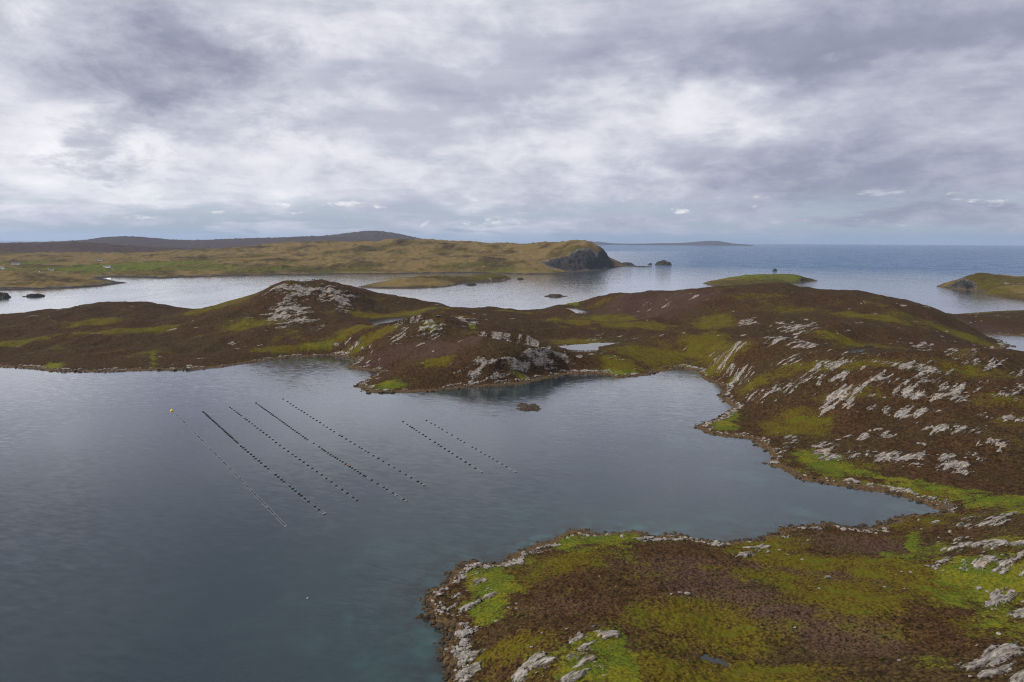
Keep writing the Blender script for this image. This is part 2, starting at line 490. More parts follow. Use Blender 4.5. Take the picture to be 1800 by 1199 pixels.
M_LAND = land_material(); M_ROCK = rock_material(); M_WET = dark_rock_material()
M_SEA = water_material('sea_water'); M_POND = water_material('loch_water', False)

def tag(o, label=None, cat=None, group=None, kind=None):
    if label: o['label'] = label
    if cat: o['category'] = cat
    if group: o['group'] = group
    if kind: o['kind'] = kind
    return o

# ------------------------------------------------------------------ the moorland peninsula (near headland + hills across the bay)
coast_px = [(782, 1199), (788, 1169), (776, 1154), (781, 1132), (789, 1111), (770, 1105), (755, 1086), (746, 1059), (755, 1039), (782, 1028),
            (790, 1008), (807, 998), (825, 986), (853, 987), (878, 990), (900, 978), (914, 972), (941, 960), (969, 949), (984, 940), (1005, 934),
            (1030, 929), (1036, 938), (1082, 938), (1125, 935), (1143, 944), (1186, 941), (1240, 950), (1294, 953), (1331, 948), (1367, 936),
            (1388, 927), (1410, 925), (1450, 921), (1486, 927), (1511, 930), (1545, 925), (1554, 919), (1583, 909), (1619, 905), (1654, 901),
            (1637, 889), (1601, 878), (1547, 865), (1497, 857), (1475, 856), (1439, 849), (1403, 840), (1381, 827), (1350, 817), (1357, 799),
            (1338, 784), (1320, 773), (1294, 770), (1244, 762), (1220, 749), (1255, 739), (1289, 717), (1265, 697), (1276, 681), (1240, 668),
            (1222, 651), (1200, 647), (1172, 652), (1152, 655), (1136, 660), (1084, 665), (1060, 657), (1000, 658), (960, 665), (920, 674),
            (864, 679), (816, 681), (760, 688), (692, 691), (648, 690), (627, 678), (664, 656), (676, 654), (640, 651), (610, 648), (630, 633),
            (600, 626), (567, 625), (517, 628), (467, 634), (433, 639), (383, 646), (333, 651), (267, 651), (167, 654), (100, 653), (50, 648),
            (0, 645), (-150, 642), (-420, 632)]
coast = [at_z(*p) for p in coast_px]
coast += [np.array(p) for p in [(-950, 700), (-960, 830), (-640, 930)]]
coast += [at_z(*p) for p in [(200, 552), (260, 546), (313, 547), (290, 553), (335, 553)]]
coast += [np.array(p) for p in [(-420, 1060), (-300, 1090), (-180, 1080), (-60, 1070), (40, 1055), (140, 1080), (280, 1100), (430, 1085), (540, 1040), (600, 1010)]]
coast += [at_z(*p) for p in [(1690, 552), (1745, 548), (1800, 546), (1900, 545)]]
coast += [np.array(p) for p in [(1150, 1050), (1150, 800)]]
coast += [at_z(*p) for p in [(1900, 594), (1800, 591), (1750, 588), (1722, 588), (1740, 592), (1763, 602), (1775, 608), (1767, 612), (1742, 615), (1767, 620), (1800, 628), (1900, 650)]]
coast += [np.array(p) for p in [(640, 480), (700, 300), (600, 60), (300, 40), (60, 60), (-10, 90)]]
ctrl_d = [(0, 560, 800), (70, 551, 820), (190, 533, 900), (230, 531, 930), (275, 538, 985), (-150, 570, 790), (-300, 585, 760),
          (150, 590, 700), (300, 600, 690), (30, 600, 680), (250, 560, 800), (400, 590, 690), (500, 570, 735), (520, 542, 800), (540, 592, 680), (450, 560, 760),
          (480, 503, 850), (512, 497, 850), (545, 503, 850), (590, 505, 855), (615, 512, 860), (440, 521, 850), (400, 534, 850), (365, 544, 860), (335, 551, 880),
          (530, 497, 880), (640, 513, 890), (700, 523, 905), (760, 535, 930), (800, 545, 960), (850, 541, 985), (905, 546, 1005), (940, 548, 1015),
          (1000, 530, 1000), (1100, 517, 980), (1180, 512, 965), (1250, 506, 950), (1330, 501, 930), (1400, 503, 920), (1500, 515, 900), (1560, 523, 880),
          (1620, 535, 850), (1655, 546, 830), (1700, 556, 930), (1760, 557, 960), (1850, 557, 960), (1600, 575, 720), (1650, 588, 715), (1690, 575, 760),
          (1100, 570, 790), (1250, 570, 780), (1200, 600, 650), (1100, 625, 600), (1200, 628, 585), (1350, 570, 720), (1450, 570, 705), (1500, 590, 640),
          (1150, 545, 880), (1300, 540, 820), (1450, 540, 800),
          (1300, 600, 560), (1400, 600, 540), (1450, 625, 470), (1550, 622, 462), (1650, 610, 460), (1750, 625, 440), (1800, 640, 428), (1950, 655, 415),
          (1300, 660, 500), (1330, 640, 510), (1400, 700, 425), (1500, 700, 408), (1600, 720, 383), (1700, 760, 345), (1500, 785, 347), (1600, 820, 313), (1750, 860, 282),
          (1650, 800, 330), (1800, 800, 318), (1800, 720, 368), (1330, 735, 412), (1450, 820, 322), (1550, 845, 300),
          (750, 566, 640), (700, 590, 630), (830, 576, 648), (800, 600, 590), (740, 548, 800), (660, 545, 850), (900, 603, 560), (850, 611, 550), (960, 616, 558),
          (870, 640, 525), (870, 664, 508), (720, 640, 540), (700, 668, 509), (660, 615, 600), (620, 590, 662), (1000, 640, 562), (940, 570, 760), (950, 590, 690), (600, 560, 770)]
ctrl_z = [(680, 563, 20), (640, 566, 21), (1018, 545, 15), (1035, 608, 12), (1090, 605, 12.5), (980, 606, 12.5), (1520, 610, 14), (1480, 608, 15),
          (1000, 1000, 6), (1200, 1000, 8), (1400, 1000, 9), (1600, 960, 8), (1750, 930, 11), (1790, 980, 17), (1700, 1050, 14), (1780, 1150, 19), (1500, 1100, 12),
          (1300, 1120, 9), (1050, 1130, 10.5), (1050, 1190, 12), (900, 1100, 6.5), (880, 1190, 7), (1300, 1199, 11), (1600, 1199, 16), (850, 1040, 4.5), (1080, 945, 4),
          (1900, 1000, 20), (1900, 900, 14), (1900, 1250, 24), (1000, 1290, 12), (1400, 1350, 14), (1900, 860, 6)]
ctrl = [tuple(at_d(*c)) for c in ctrl_d] + [(*at_z(x, y, z), z) for x, y, z in ctrl_z]
azl = np.r_[np.linspace(-58, -39, 90, endpoint=False), np.linspace(-39, 39, 1240, endpoint=False), np.linspace(39, 62, 110)]
rl = np.exp(np.linspace(math.log(92), math.log(1480), 1150))
PEN = Land(coast, ctrl, np.radians(azl), rl)
PEN.finish()
# lochans: a level basin for each
lochs_px = [([(648, 563), (667, 560), (710, 557.5), (713, 560), (687, 567), (658, 571), (650, 567)], 20.0, 'small lochan west of the mossy rock knoll'),
            ([(995, 542), (1010, 540.5), (1043, 545.5), (1033, 549.5), (1013, 550)], 15.0, 'pale lochan on the far side of the moor by the outer shore'),
            ([(981, 608), (1010, 606), (1047, 602.5), (1088, 602.5), (1066, 607.5), (1052, 610), (1050, 616.5), (1026, 617.5), (1000, 615)], 12.0, 'largest lochan with grassy islets behind the front knoll'),
            ([(1486, 615), (1510, 611.5), (1525, 607), (1537, 608.5), (1535, 612), (1520, 614), (1516, 618.5), (1500, 619)], 14.0, 'small lochan with a dark peat bank'),
            ([(1214, 1150), (1240, 1148), (1262, 1158), (1285, 1170), (1270, 1172), (1240, 1162)], 9.3, 'shallow grey bog pool in the yellow mire'),
            ([(1184, 1130), (1192, 1128), (1196, 1133), (1190, 1137)], 9.3, 'tiny black peat hole in the yellow mire')]
loch_objs = []
for k, (poly, z0, lab) in enumerate(lochs_px):
    w = [at_z(px, py, z0) for px, py in poly]
    c = sum(w) / len(w)
    rr = max(np.linalg.norm(p - c) for p in w)
    near = (PEN.X - c[0]) ** 2 + (PEN.Y - c[1]) ** 2 < (rr + 60) ** 2
    d = sdf(PEN.X[near], PEN.Y[near], w) + fbm(PEN.X[near], PEN.Y[near], 18 if k < 4 else 4, 3, 151) * (3.0 if k < 4 else 1.3)
    h = PEN.H[near]
    reach = 40.0 if k < 4 else 6.0
    bank = z0 + 0.25 + np.clip(-d, 0, 200) * 0.035
    wgt = 1 - sstep(-d, 0, reach)
    h2 = h * (1 - wgt) + bank * wgt
    h2 = np.where(d > 0, z0 - 0.08 - np.minimum(d * .2, 1.0), np.where(-d < 6, np.maximum(h2, z0 + .12), h2))
    # do not let a bank in front hide the water
    PEN.H[near] = h2
    if k < 4:
        aa = [math.atan2(p[0], p[1]) for p in w]; rn_ = min(np.hypot(*p) for p in w)
        Rg = PEN.r[:, None]; Ag = PEN.az[None, :]
        off = np.maximum(np.maximum(min(aa) - Ag, Ag - max(aa)), 0) * rn_
        lim = CAM_H - (CAM_H - z0) * Rg / rn_ - .6 + off * .18
        PEN.H = np.where((Rg < rn_) & (Rg > rn_ - 260), np.minimum(PEN.H, lim), PEN.H)
    loch_objs.append((w, z0, lab, k))

def union(lst, land, **kw):
    o = np.zeros_like(land.H)
    for i, p in enumerate(lst):
        st = p[4] if len(p) > 4 else 1.0
        o = np.maximum(o, land.patch(*p[:4], seed=40 + i % 9, **kw) * st)
    return o
GREEN = [(865, 1030, 42, 42), (845, 1008, 35, 20), (850, 1072, 26, 20), (1060, 946, 78, 9), (1000, 955, 30, 10), (1120, 941, 20, 7), (1040, 958, 60, 8, .6), (1100, 975, 25, 7, .6), (920, 985, 22, 6, .7),
         (1062, 1130, 42, 26), (1040, 1165, 62, 34), (1085, 1185, 34, 26), (940, 1150, 40, 12, .6), (1605, 952, 10, 20), (1605, 975, 34, 12, .8), (1655, 965, 22, 9, .7),
         (1730, 1015, 60, 34), (1770, 1015, 50, 36), (1690, 1045, 40, 26, .8), (1765, 955, 34, 22, .7), (1750, 1078, 30, 20, .8), (1650, 1165, 25, 14, .6), (1780, 1110, 30, 20, .6),
         (1445, 815, 44, 14), (1420, 803, 20, 10), (1500, 829, 34, 6, .9), (1570, 842, 60, 4, .8), (1650, 860, 80, 6, .8), (1750, 880, 66, 9, .9), (1820, 893, 60, 9, .8),
         (1270, 746, 28, 9), (1284, 731, 14, 8), (682, 677, 36, 7), (1100, 655, 26, 5), (1068, 654, 16, 3), (918, 662, 18, 4), (756, 573, 16, 7, .8), (830, 572, 8, 5), (1006, 533, 16, 3), (95, 642, 14, 4), (270, 630, 6, 12, .7), (1290, 668, 18, 5, .7), (1200, 663, 40, 8, .55),
         (560, 608, 26, 6, .7), (1730, 550, 50, 3)]
OLIVE = [(1240, 1105, 125, 36), (1190, 1180, 130, 40), (1340, 1185, 110, 30), (1400, 985, 90, 16), (1380, 1020, 120, 14, .8), (1340, 960, 70, 14), (1500, 1045, 100, 26), (1550, 995, 70, 22), (1640, 1025, 70, 30), (1000, 985, 70, 16),
         (930, 1012, 50, 18, .7), (900, 1140, 70, 20), (950, 1180, 80, 16, .7), (1150, 1000, 60, 18, .5), (770, 634, 36, 8), (545, 607, 20, 9), (1020, 600, 56, 7), (1090, 642, 40, 12), (1150, 625, 66, 18), (1235, 605, 50, 30), (1260, 642, 50, 12),
         (1060, 560, 66, 9), (1120, 571, 66, 8), (660, 590, 66, 7), (630, 575, 46, 6), (655, 555, 56, 4), (740, 545, 60, 5), (1490, 600, 66, 6), (1400, 545, 66, 6, .7), (1530, 556, 66, 5), (1480, 640, 130, 9, .8), (1400, 748, 56, 18), (1500, 690, 60, 10, .7),
         (1330, 672, 30, 8, .8), (160, 567, 44, 5), (270, 578, 44, 6), (200, 582, 66, 4), (410, 530, 40, 9), (440, 570, 55, 8), (350, 546, 30, 5), (30, 600, 44, 7), (580, 606, 46, 7), (490, 613, 46, 6), (1690, 590, 50, 5), (1600, 560, 40, 5, .7),
         (1700, 650, 60, 10, .7), (1760, 700, 40, 12, .7), (1250, 570, 40, 12), (1000, 565, 50, 6), (880, 545, 60, 4), (1050, 535, 60, 4, .6), (1330, 520, 50, 5, .6), (1560, 860, 120, 8)]
PURPLE = [(1150, 540, 110, 18), (780, 612, 70, 12), (690, 622, 90, 12), (1380, 1002, 70, 14), (1480, 1018, 60, 10), (1510, 955, 80, 14), (1250, 1070, 90, 28), (1340, 1062, 90, 28), (1200, 1005, 110, 28), (1420, 1090, 110, 34), (1500, 1130, 80, 30), (1000, 1060, 90, 20, .6), (1700, 570, 90, 8, .8), (1600, 530, 80, 8, .6)]
ROCKS = [(515, 510, 36, 15), (585, 516, 36, 18), (508, 556, 40, 18), (605, 535, 16, 18, .8), (550, 575, 30, 12, .5), (755, 580, 24, 17), (703, 592, 18, 14, .7), (825, 565, 18, 8), (740, 556, 40, 5, .7), (850, 652, 42, 24, .72), (930, 621, 16, 8, .85), (966, 630, 16, 13, .85), (900, 640, 30, 20, .6), (815, 670, 28, 12, .7),
         (650, 655, 20, 5), (1400, 576, 36, 12, .8), (1315, 568, 18, 7), (1290, 613, 24, 9), (1380, 597, 50, 9, .8), (1415, 606, 20, 6), (1464, 642, 30, 12), (1604, 645, 64, 9), (1684, 621, 44, 12, .8), (1607, 607, 32, 7, .8), (1445, 662, 52, 8, .9), (1366, 686, 42, 13, .8),
         (1470, 710, 32, 13), (1574, 668, 34, 8, .9), (1586, 722, 48, 11), (1626, 698, 44, 7, .9), (1690, 698, 13, 8), (1769, 682, 30, 17, .7), (1766, 734, 26, 6), (1672, 754, 44, 8), (1555, 761, 22, 7), (1516, 768, 26, 6), (1470, 795, 34, 12), (1549, 804, 18, 8), (1589, 804, 22, 13),
         (1662, 823, 16, 10), (1687, 823, 15, 12), (1662, 804, 20, 8), (1620, 801, 12, 8), (1711, 807, 22, 8, .9), (1751, 777, 20, 7), (1381, 774, 16, 8), (1393, 772, 12, 6), (1296, 661, 16, 6), (1520, 680, 90, 16, .62), (1640, 670, 90, 16, .6), (1440, 625, 80, 12, .58), (1740, 640, 60, 14, .58),
         (840, 1030, 16, 22), (815, 1060, 24, 36), (805, 1140, 28, 42), (815, 1185, 30, 26), (860, 1045, 12, 8), (1025, 1150, 36, 28), (1062, 1113, 24, 10), (950, 1165, 24, 13), (1062, 1175, 13, 12), (1000, 1190, 30, 12), (915, 1192, 14, 10),
         (1730, 962, 54, 20), (1775, 985, 44, 22), (1680, 985, 40, 10), (1722, 915, 46, 9), (1762, 905, 30, 6), (1790, 1060, 32, 12), (1770, 1075, 22, 10), (1770, 1145, 38, 18), (1750, 1175, 42, 16), (1795, 1195, 30, 20), (1640, 996, 15, 4), (1330, 965, 24, 6, .8), (1310, 975, 30, 4, .8),
         (1435, 928, 14, 6), (1700, 512, 1, 1)]
X, Y = PEN.X, PEN.Y
us = (X * STRIKE[0] + Y * STRIKE[1]); vs = (X * STRIKE[1] - Y * STRIKE[0])
strata = fbm(us / 5.0, vs, 4.2, 4, 61, .6)
ridg = 1 - np.abs(fbm(us / 3.0, vs, 4.5, 4, 71, .55)) * 2.2
dens = union(ROCKS, PEN, soft=.6, wob=.6)
rockv = np.clip(dens * 0.58 + strata * 0.95 + fbm(us / 2.2, vs, 17, 3, 65) * .4 - 0.08, 0, 1.0) * sstep(dens, .05, .35)
scat = sstep(fbm(us / 2.5, vs, 9, 4, 81) + .35 * fbm(X, Y, 120, 2, 83), .44, .56)           # lone slabs in the heather
rockv = np.maximum(rockv, scat * .75 * sstep(np.hypot(X, Y), 330, 420))
d = PEN.d
cn = fbm(X, Y, 9, 3, 91)
shore = sstep(d, 3.0, 4.5) * (1 - sstep(d + cn * 6, 5.5, 9.5))
rockv = np.maximum(rockv, shore * (.40 + .8 * strata + .5 * fbm(X, Y, 40, 2, 95)))
weedv = (1 - sstep(PEN.H + cn * .5, .65, 1.25)) * sstep(d, -9, -2)
greenv = union(GREEN, PEN, soft=.75, wob=.8)
olivev = union(OLIVE, PEN, soft=.6, wob=.6) * .95
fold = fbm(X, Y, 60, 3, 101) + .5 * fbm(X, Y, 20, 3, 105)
hill_dark = sstep(np.hypot(X, Y), 300, 420)          # heather darkens with distance, over the hills
olivev = np.maximum(olivev, .22 - .62 * hill_dark + sstep(fold, .05, .6) * (.5 + .45 * hill_dark))
greenv = np.maximum(greenv, sstep(fold, .5, .8) * .15)
purplev = np.maximum(union(PURPLE, PEN, soft=.7), sstep(fbm(X, Y, 45, 3, 111), .25, .6) * .5)
bpx = [at_z(*p) for p in [(1600, 878), (1640, 886), (1672, 889), (1692, 894), (1672, 901), (1654, 902), (1648, 893)]]
beachv = sstep(sdf(X, Y, bpx) + cn * 5, -3, 4) * .9
weedb = sstep(sdf(X, Y, [at_z(*p) for p in [(1470, 845), (1540, 862), (1640, 885), (1662, 895), (1650, 905), (1600, 905), (1610, 880)]]), -4, 4) * .7
PEN.H = np.where(beachv > .3, PEN.H * (1 - beachv * .6) + np.clip(d * .10, -.5, 1.6) * beachv * .6, PEN.H)
rockv = rockv * (1 - beachv)
weedv = np.maximum(weedv, weedb * (1 - sstep(PEN.H, .8, 1.6)))
rk = sstep(rockv, .40, .60)
near_w = 1 - sstep(np.hypot(X, Y), 500, 1000)
PEN.H += np.where(d > 0, rk * (.25 + ridg * .40 + strata * .6) * sstep(d, 0, 3), 0)
crag = union(ROCKS[:14], PEN, soft=.6)
PEN.H += crag * ((1 - np.abs(fbm(X, Y, 16, 4, 141, .6)) * 2.4) * 2.6 - 1.0) * sstep(d, 6, 25)
tuft = fbm(X, Y, 1.6, 2, 121) * .48 + fbm(X, Y, 5, 2, 125) * .35
PEN.H += np.where((d > 3) & (rk < .5), tuft * (.35 + .65 * (1 - greenv)), 0) * (1 - beachv)
PEN.H += np.where((d > -6) & (weedv > .4), np.abs(fbm(X, Y, 2.5, 3, 131)) * .9, 0)
R0 = np.hypot(X, Y)
nzv = normal_z(PEN)
steep = (1 - sstep(nzv, .66, .80)) * sstep(PEN.H, 2, 5)
rockv = np.maximum(rockv, steep * (.42 + .8 * strata) * sstep(R0, 300, 400))
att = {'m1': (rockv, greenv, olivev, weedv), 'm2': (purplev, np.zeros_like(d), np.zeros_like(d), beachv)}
keep = PEN.H > -1.6
# the near headland and the hills across the bay share the seam at the beach isthmus
P0, P1 = at_z(1654, 901), at_z(1900, 872)
side = (X - P0[0]) * (P1[1] - P0[1]) - (Y - P0[1]) * (P1[0] - P0[0])
front = (side > 0) & (Y < 330)
dil = front.copy(); dil[1:] |= front[:-1]; dil[:, 1:] |= front[:, :-1]; dil[1:, 1:] |= front[:-1, :-1]
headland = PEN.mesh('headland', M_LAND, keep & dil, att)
tag(headland, 'heather headland with rocky shore and yellow mire in the foreground', kind='structure')
bq = ~front
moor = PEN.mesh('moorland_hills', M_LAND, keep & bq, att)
tag(moor, 'brown heather hills with pale rock outcrops across the bay', kind='structure')
for w, z0, lab, k in loch_objs:
    co = [(p[0], p[1], z0) for p in w]
    # grow the sheet under its banks
    c = sum(w) / len(w)
    co = [(c[0] + (p[0] - c[0]) * 1.25, c[1] + (p[1] - c[1]) * 1.25, z0) for p in w]
    me = bpy.data.meshes.new('lochan'); me.from_pydata(co, [], [list(range(len(co)))]); me.materials.append(M_POND)
    o = bpy.data.objects.new('lochan' if k < 4 else 'bog_pool', me); COL.objects.link(o)
    tag(o, lab, kind='structure')

# ------------------------------------------------------------------ loose rocks and outcrop blocks
import bmesh
def rock_mesh(seed, sub=2, flat=.55):
    bm = bmesh.new(); bmesh.ops.create_icosphere(bm, subdivisions=sub, radius=1.0)
    r = np.random.default_rng(seed)
    pl = [(Vector(r.normal(size=3)).normalized(), r.uniform(.55, .9)) for _ in range(9)]
    for v in bm.verts:
        for n, dd in pl:
            e = v.co.dot(n) - dd
            if e > 0: v.co -= n * e
        v.co *= 1 + r.uniform(-.05, .05)
        v.co.z *= flat
    me = bpy.data.meshes.new('rock'); bm.to_mesh(me); bm.free()
    me.materials.append(M_ROCK)
    return me
RV = [rock_mesh(i, 2, .35 + .05 * (i % 6)) for i in range(12)]
def put_rock(x, y, z, sx, sy, sz, rz, parent, k):
    o = bpy.data.objects.new('rock', RV[k % 12]); COL.objects.link(o)
    o.location = (x, y, z); o.scale = (sx, sy, sz); o.rotation_euler = (random.uniform(-.15, .15), random.uniform(-.15, .15), rz)
    o.parent = parent
    return o
ang = math.atan2(STRIKE[1], STRIKE[0])
BOULD = [(893, 1068, 5), (907, 1061, 5), (908, 1070, 5), (872, 1092, 5), (952, 1113, 5), (934, 1138, 5), (1180, 1044, 4), (1208, 1044, 9), (1195, 1042, 6), (1410, 984, 6), (1455, 1016, 9), (1397, 1103, 4), (1580, 1161, 5), (1630, 995, 8), (1645, 1000, 7),
         (1600, 1006, 5), (1755, 1115, 6), (1705, 1190, 6), (1053, 1013, 3), (1082, 1032, 3), (1250, 1180, 3), (1585, 1005, 4), (1420, 950, 4), (1385, 975, 5), (1370, 967, 5), (1350, 970, 6), (1590, 1035, 4), (1665, 985, 8), (1690, 1000, 6),
         (1720, 1035, 8), (1735, 1040, 6), (1780, 1040, 6), (1575, 1010, 3), (1440, 1035, 5), (1555, 1032, 4), (1670, 935, 6), (1650, 945, 5), (1700, 945, 5), (1620, 930, 4), (1560, 935, 6), (1540, 938, 6)]
cnt = 0
for x, y, s in BOULD:
    p = PEN.hit(x, y)
    if p is None: continue
    w = s * np.hypot(np.hypot(p[0], p[1]), CAM_H) / F * .62
    put_rock(p[0], p[1], PEN.height(p[0], p[1]) + w * .12, w * random.uniform(.9, 1.3), w * random.uniform(.6, .9), w * random.uniform(.6, 1), ang + random.uniform(-.4, .4), headland if p[1] < 270 else moor, cnt)
    cnt += 1
tries = 0
while cnt < 290 and tries < 6000:
    tries += 1
    pt = random.choice(ROCKS[:-1])
    x = pt[0] + random.gauss(0, .75) * pt[2]; y = pt[1] + random.gauss(0, .75) * pt[3]
    if not (0 < x < 1800 and y < 1195): continue
    p = PEN.hit(x, y)
    if p is None or p[2] < 1.5: continue
    dist = math.hypot(p[0], p[1])
    w = random.uniform(2.0, 7.0) * dist / F * .5 * (1 if dist > 300 else .8)
    put_rock(p[0], p[1], PEN.height(p[0], p[1]) + w * .05, w * random.uniform(1.3, 2.8), w * random.uniform(.4, .8), w * random.uniform(.35, .7), ang + random.uniform(-.25, .25), headland if (dist < 262 or (p[1] < 255)) else moor, cnt)
    cnt += 1
# shore stones too many and too small to pick apart
def stone_field(name, mat, pts, sizes, parent):
    ico = bmesh.new(); bmesh.ops.create_icosphere(ico, subdivisions=1, radius=1.0)
    base = np.array([v.co[:] for v in ico.verts]); fc = np.array([[v.index for v in f.verts] for f in ico.faces]); ico.free()
    n = len(pts); r = np.random.default_rng(5)
    V = base[None] * (1 + r.uniform(-.22, .22, (n, len(base), 1))) * (np.asarray(sizes)[:, None, None] * r.uniform(.6, 1.4, (n, 1, 3)) * np.array([1, 1, .6]))
    V = V + np.asarray(pts)[:, None, :]
    Fq = fc[None] + (np.arange(n) * len(base))[:, None, None]
    me = mesh_np(name, V.reshape(-1, 3), Fq.reshape(-1, 3), False); me.materials.append(mat)
    o = bpy.data.objects.new(name, me); COL.objects.link(o); o['kind'] = 'stuff'; o.parent = parent
    return o
R_ = np.hypot(X, Y)
def shore_pts(cond, n):
    i, j = np.nonzero(cond)
    w = R_[i, j] ** 1.2; w = w / w.sum()
    s = rng.choice(len(i), n, p=w)
    return np.stack([X[i[s], j[s]] + rng.uniform(-.5, .5, n), Y[i[s], j[s]] + rng.uniform(-.5, .5, n), PEN.H[i[s], j[s]]], -1)
for ob, msk in ((headland, front), (moor, ~front)):
    inview = (np.abs(np.arctan2(X, Y)) < math.radians(42)) & (Y < 800)
    pts = shore_pts((d > 2.5) & (d < 6) & (strata + .6 * fbm(X, Y, 40, 2, 95) > -.05) & msk & inview, 1100 if ob is headland else 1500)
    stone_field('shore_stones', M_ROCK, pts, rng.gamma(2.0, .14, len(pts)) * (1 + np.hypot(pts[:, 0], pts[:, 1]) / 900), ob)
    pts = shore_pts((d > -4.5) & (d < 2.0) & msk & inview, 1500 if ob is headland else 2400)
    stone_field('wrack_stones', M_WET, pts, rng.gamma(2.0, .17, len(pts)) * (1 + np.hypot(pts[:, 0], pts[:, 1]) / 900), ob)

# ------------------------------------------------------------------ far land
def far_land(name, label, coast_w, ctrl_w, az0, az1, r0, r1, nc, nr, gold=.8, green=(), dark=.0, rocky=0., cw=25, shore_z=2.0, step=60, lam=.0003, sc=800., bump=1.0, rough=3.0, rock_rng=(.60, .74), olive=.6, purple=.1, hue_green=0.0, big=0.0, cliff=(), sh_z=2.4, minz=1.3):
    L = Land(coast_w, ctrl_w, np.radians(np.linspace(az0, az1, nc)), np.exp(np.linspace(math.log(r0), math.log(r1), nr)), coast_w=cw, step=step, shore_z=shore_z, lam=lam, sc=sc, minz=minz)
    L.finish(rough, bump)
    x, y, dd = L.X, L.Y, L.d
    cd_ = np.hypot(x - at_d(1030, 440, 2700)[0], y - at_d(1030, 440, 2700)[1])
    L.H += np.where(dd > 4, ((1 - np.abs(fbm(x, y, 60, 4, 201)) * 2) * 3.0 * bump + (.28 - np.abs(fbm(x, y, 230, 4, 203, .55)) * 1.6) * 11 * big * sstep(cd_, 150, 500)) * sstep(dd, 5, 110), 0)
    nz = normal_z(L)
    st = (1 - sstep(nz, *rock_rng))
    sh = sstep(dd, -1, 1) * (1 - sstep(L.H + fbm(x, y, 25, 2, 205) * 2, sh_z, sh_z * 1.8))
    rk = np.maximum(np.maximum(st * .9, sh * .85), rocky * sstep(fbm(x, y, 40, 4, 207), .1, .5))
    gr = np.zeros_like(dd) + hue_green * sstep(fbm(x, y, 150, 3, 209), -.2, .4)
    for i, g in enumerate(green):
        gr = np.maximum(gr, L.patch(*g[:4], soft=.5, wob=.3, seed=50 + i) * (g[4] if len(g) > 4 else .8))
    go = np.clip(gold + fbm(x, y, 220, 4, 211) * .9 + fbm(x, y, 60, 3, 212) * .4, 0, 1) * (1 - gr * .7)
    ol = np.clip(olive + fbm(x, y, 160, 4, 215) * .6, 0, 1)
    pu = np.clip(purple + fbm(x, y, 200, 3, 217) * .4, 0, 1)
    for c_ in cliff:
        pc = L.patch(*c_, soft=.3, wob=.25); st = np.maximum(st, pc); rk = np.maximum(rk, pc); L.H -= pc * np.abs(fbm(x, y, 55, 4, 221, .6)) * 24 * sstep(dd, 4, 30)
    z0 = np.zeros_like(dd)
    o = L.mesh(name, M_LAND, L.H > -1.5, {'m1': (rk, gr, ol, (1 - sstep(L.H, .6, 1.4)) * .9), 'm2': (pu, go, np.maximum(st, sh) * .95 + dark * 0, z0)})
    tag(o, label, kind='structure')
    return L, o
# far shore with the sea cliff
fc = [(-250, 516), (-100, 513), (0, 511), (65, 510), (118, 507.6), (178, 504), (200, 500.7), (225, 497), (205, 495), (192, 492), (180, 489.5), (190, 488), (208, 487.5), (250, 489), (283, 490), (333, 487.5), (400, 485.5), (500, 483.5),
      (600, 482.5), (700, 482), (817, 480), (853, 480.5), (927, 483), (977, 482), (1010, 479), (1000, 477), (1030, 477), (1067, 474), (1087, 470)]
fcw = [at_z(*p) for p in fc] + [np.array(p) for p in [(520, 3080), (440, 3500), (200, 4000), (-600, 4300), (-1800, 4300), (-2600, 4000), (-2900, 2600)]]
fd = [(1084, 466, 2925), (1074, 452, 2850), (1060, 443, 2770), (1050, 440, 2750), (1040, 438, 2730), (1020, 436, 2740), (1020, 452, 2650), (1050, 452, 2700), (985, 452, 2690), (1000, 435, 2780), (960, 428.5, 3120), (900, 431, 3180), (830, 430, 3200), (770, 427, 3200), (720, 424, 3250), (690, 424, 3250), (650, 427, 3300),
      (560, 428, 3350), (480, 430, 3350), (420, 437, 3350), (380, 441, 3300), (320, 443, 3200), (250, 447, 3150), (150, 451, 3000), (80, 448, 2950), (0, 449, 2950), (-150, 450, 2900), (200, 458, 2700), (100, 465, 2500), (0, 465, 2500),
      (940, 450, 2820), (300, 470, 2400), (400, 465, 2450), (500, 462, 2500), (600, 464, 2520), (700, 460, 2600), (800, 462, 2560), (860, 456, 2620), (900, 462, 2560), (940, 470, 2500),
      (100, 482, 1950), (50, 484, 1900), (0, 484, 1880), (160, 489, 2000), (120, 480, 2150), (250, 482, 2180), (-100, 484, 1850), (600, 445, 2900), (700, 442, 2950), (800, 446, 2900), (450, 450, 2900)]
fctrl = [tuple(at_d(*c)) for c in fd]
FGREEN = [(250, 466, 120, 9, 1.0), (130, 472, 130, 8, 1.0), (330, 472, 100, 7, .7), (60, 462, 60, 4), (450, 476, 120, 5, .6), (180, 480, 60, 4), (820, 466, 60, 6, .55), (600, 475, 80, 5, .45), (900, 474, 60, 5, .6)]
FARL, far_shore = far_land('far_shore', 'golden brown far shore with crofts, green fields and a dark sea cliff', fcw, fctrl, -46, 14, 1650, 5200, 820, 440, gold=.62, green=FGREEN, cw=40, step=90, bump=1.5, big=1.0, cliff=[(1040, 461, 40, 14), (995, 463, 44, 11), (1072, 464, 14, 9)])
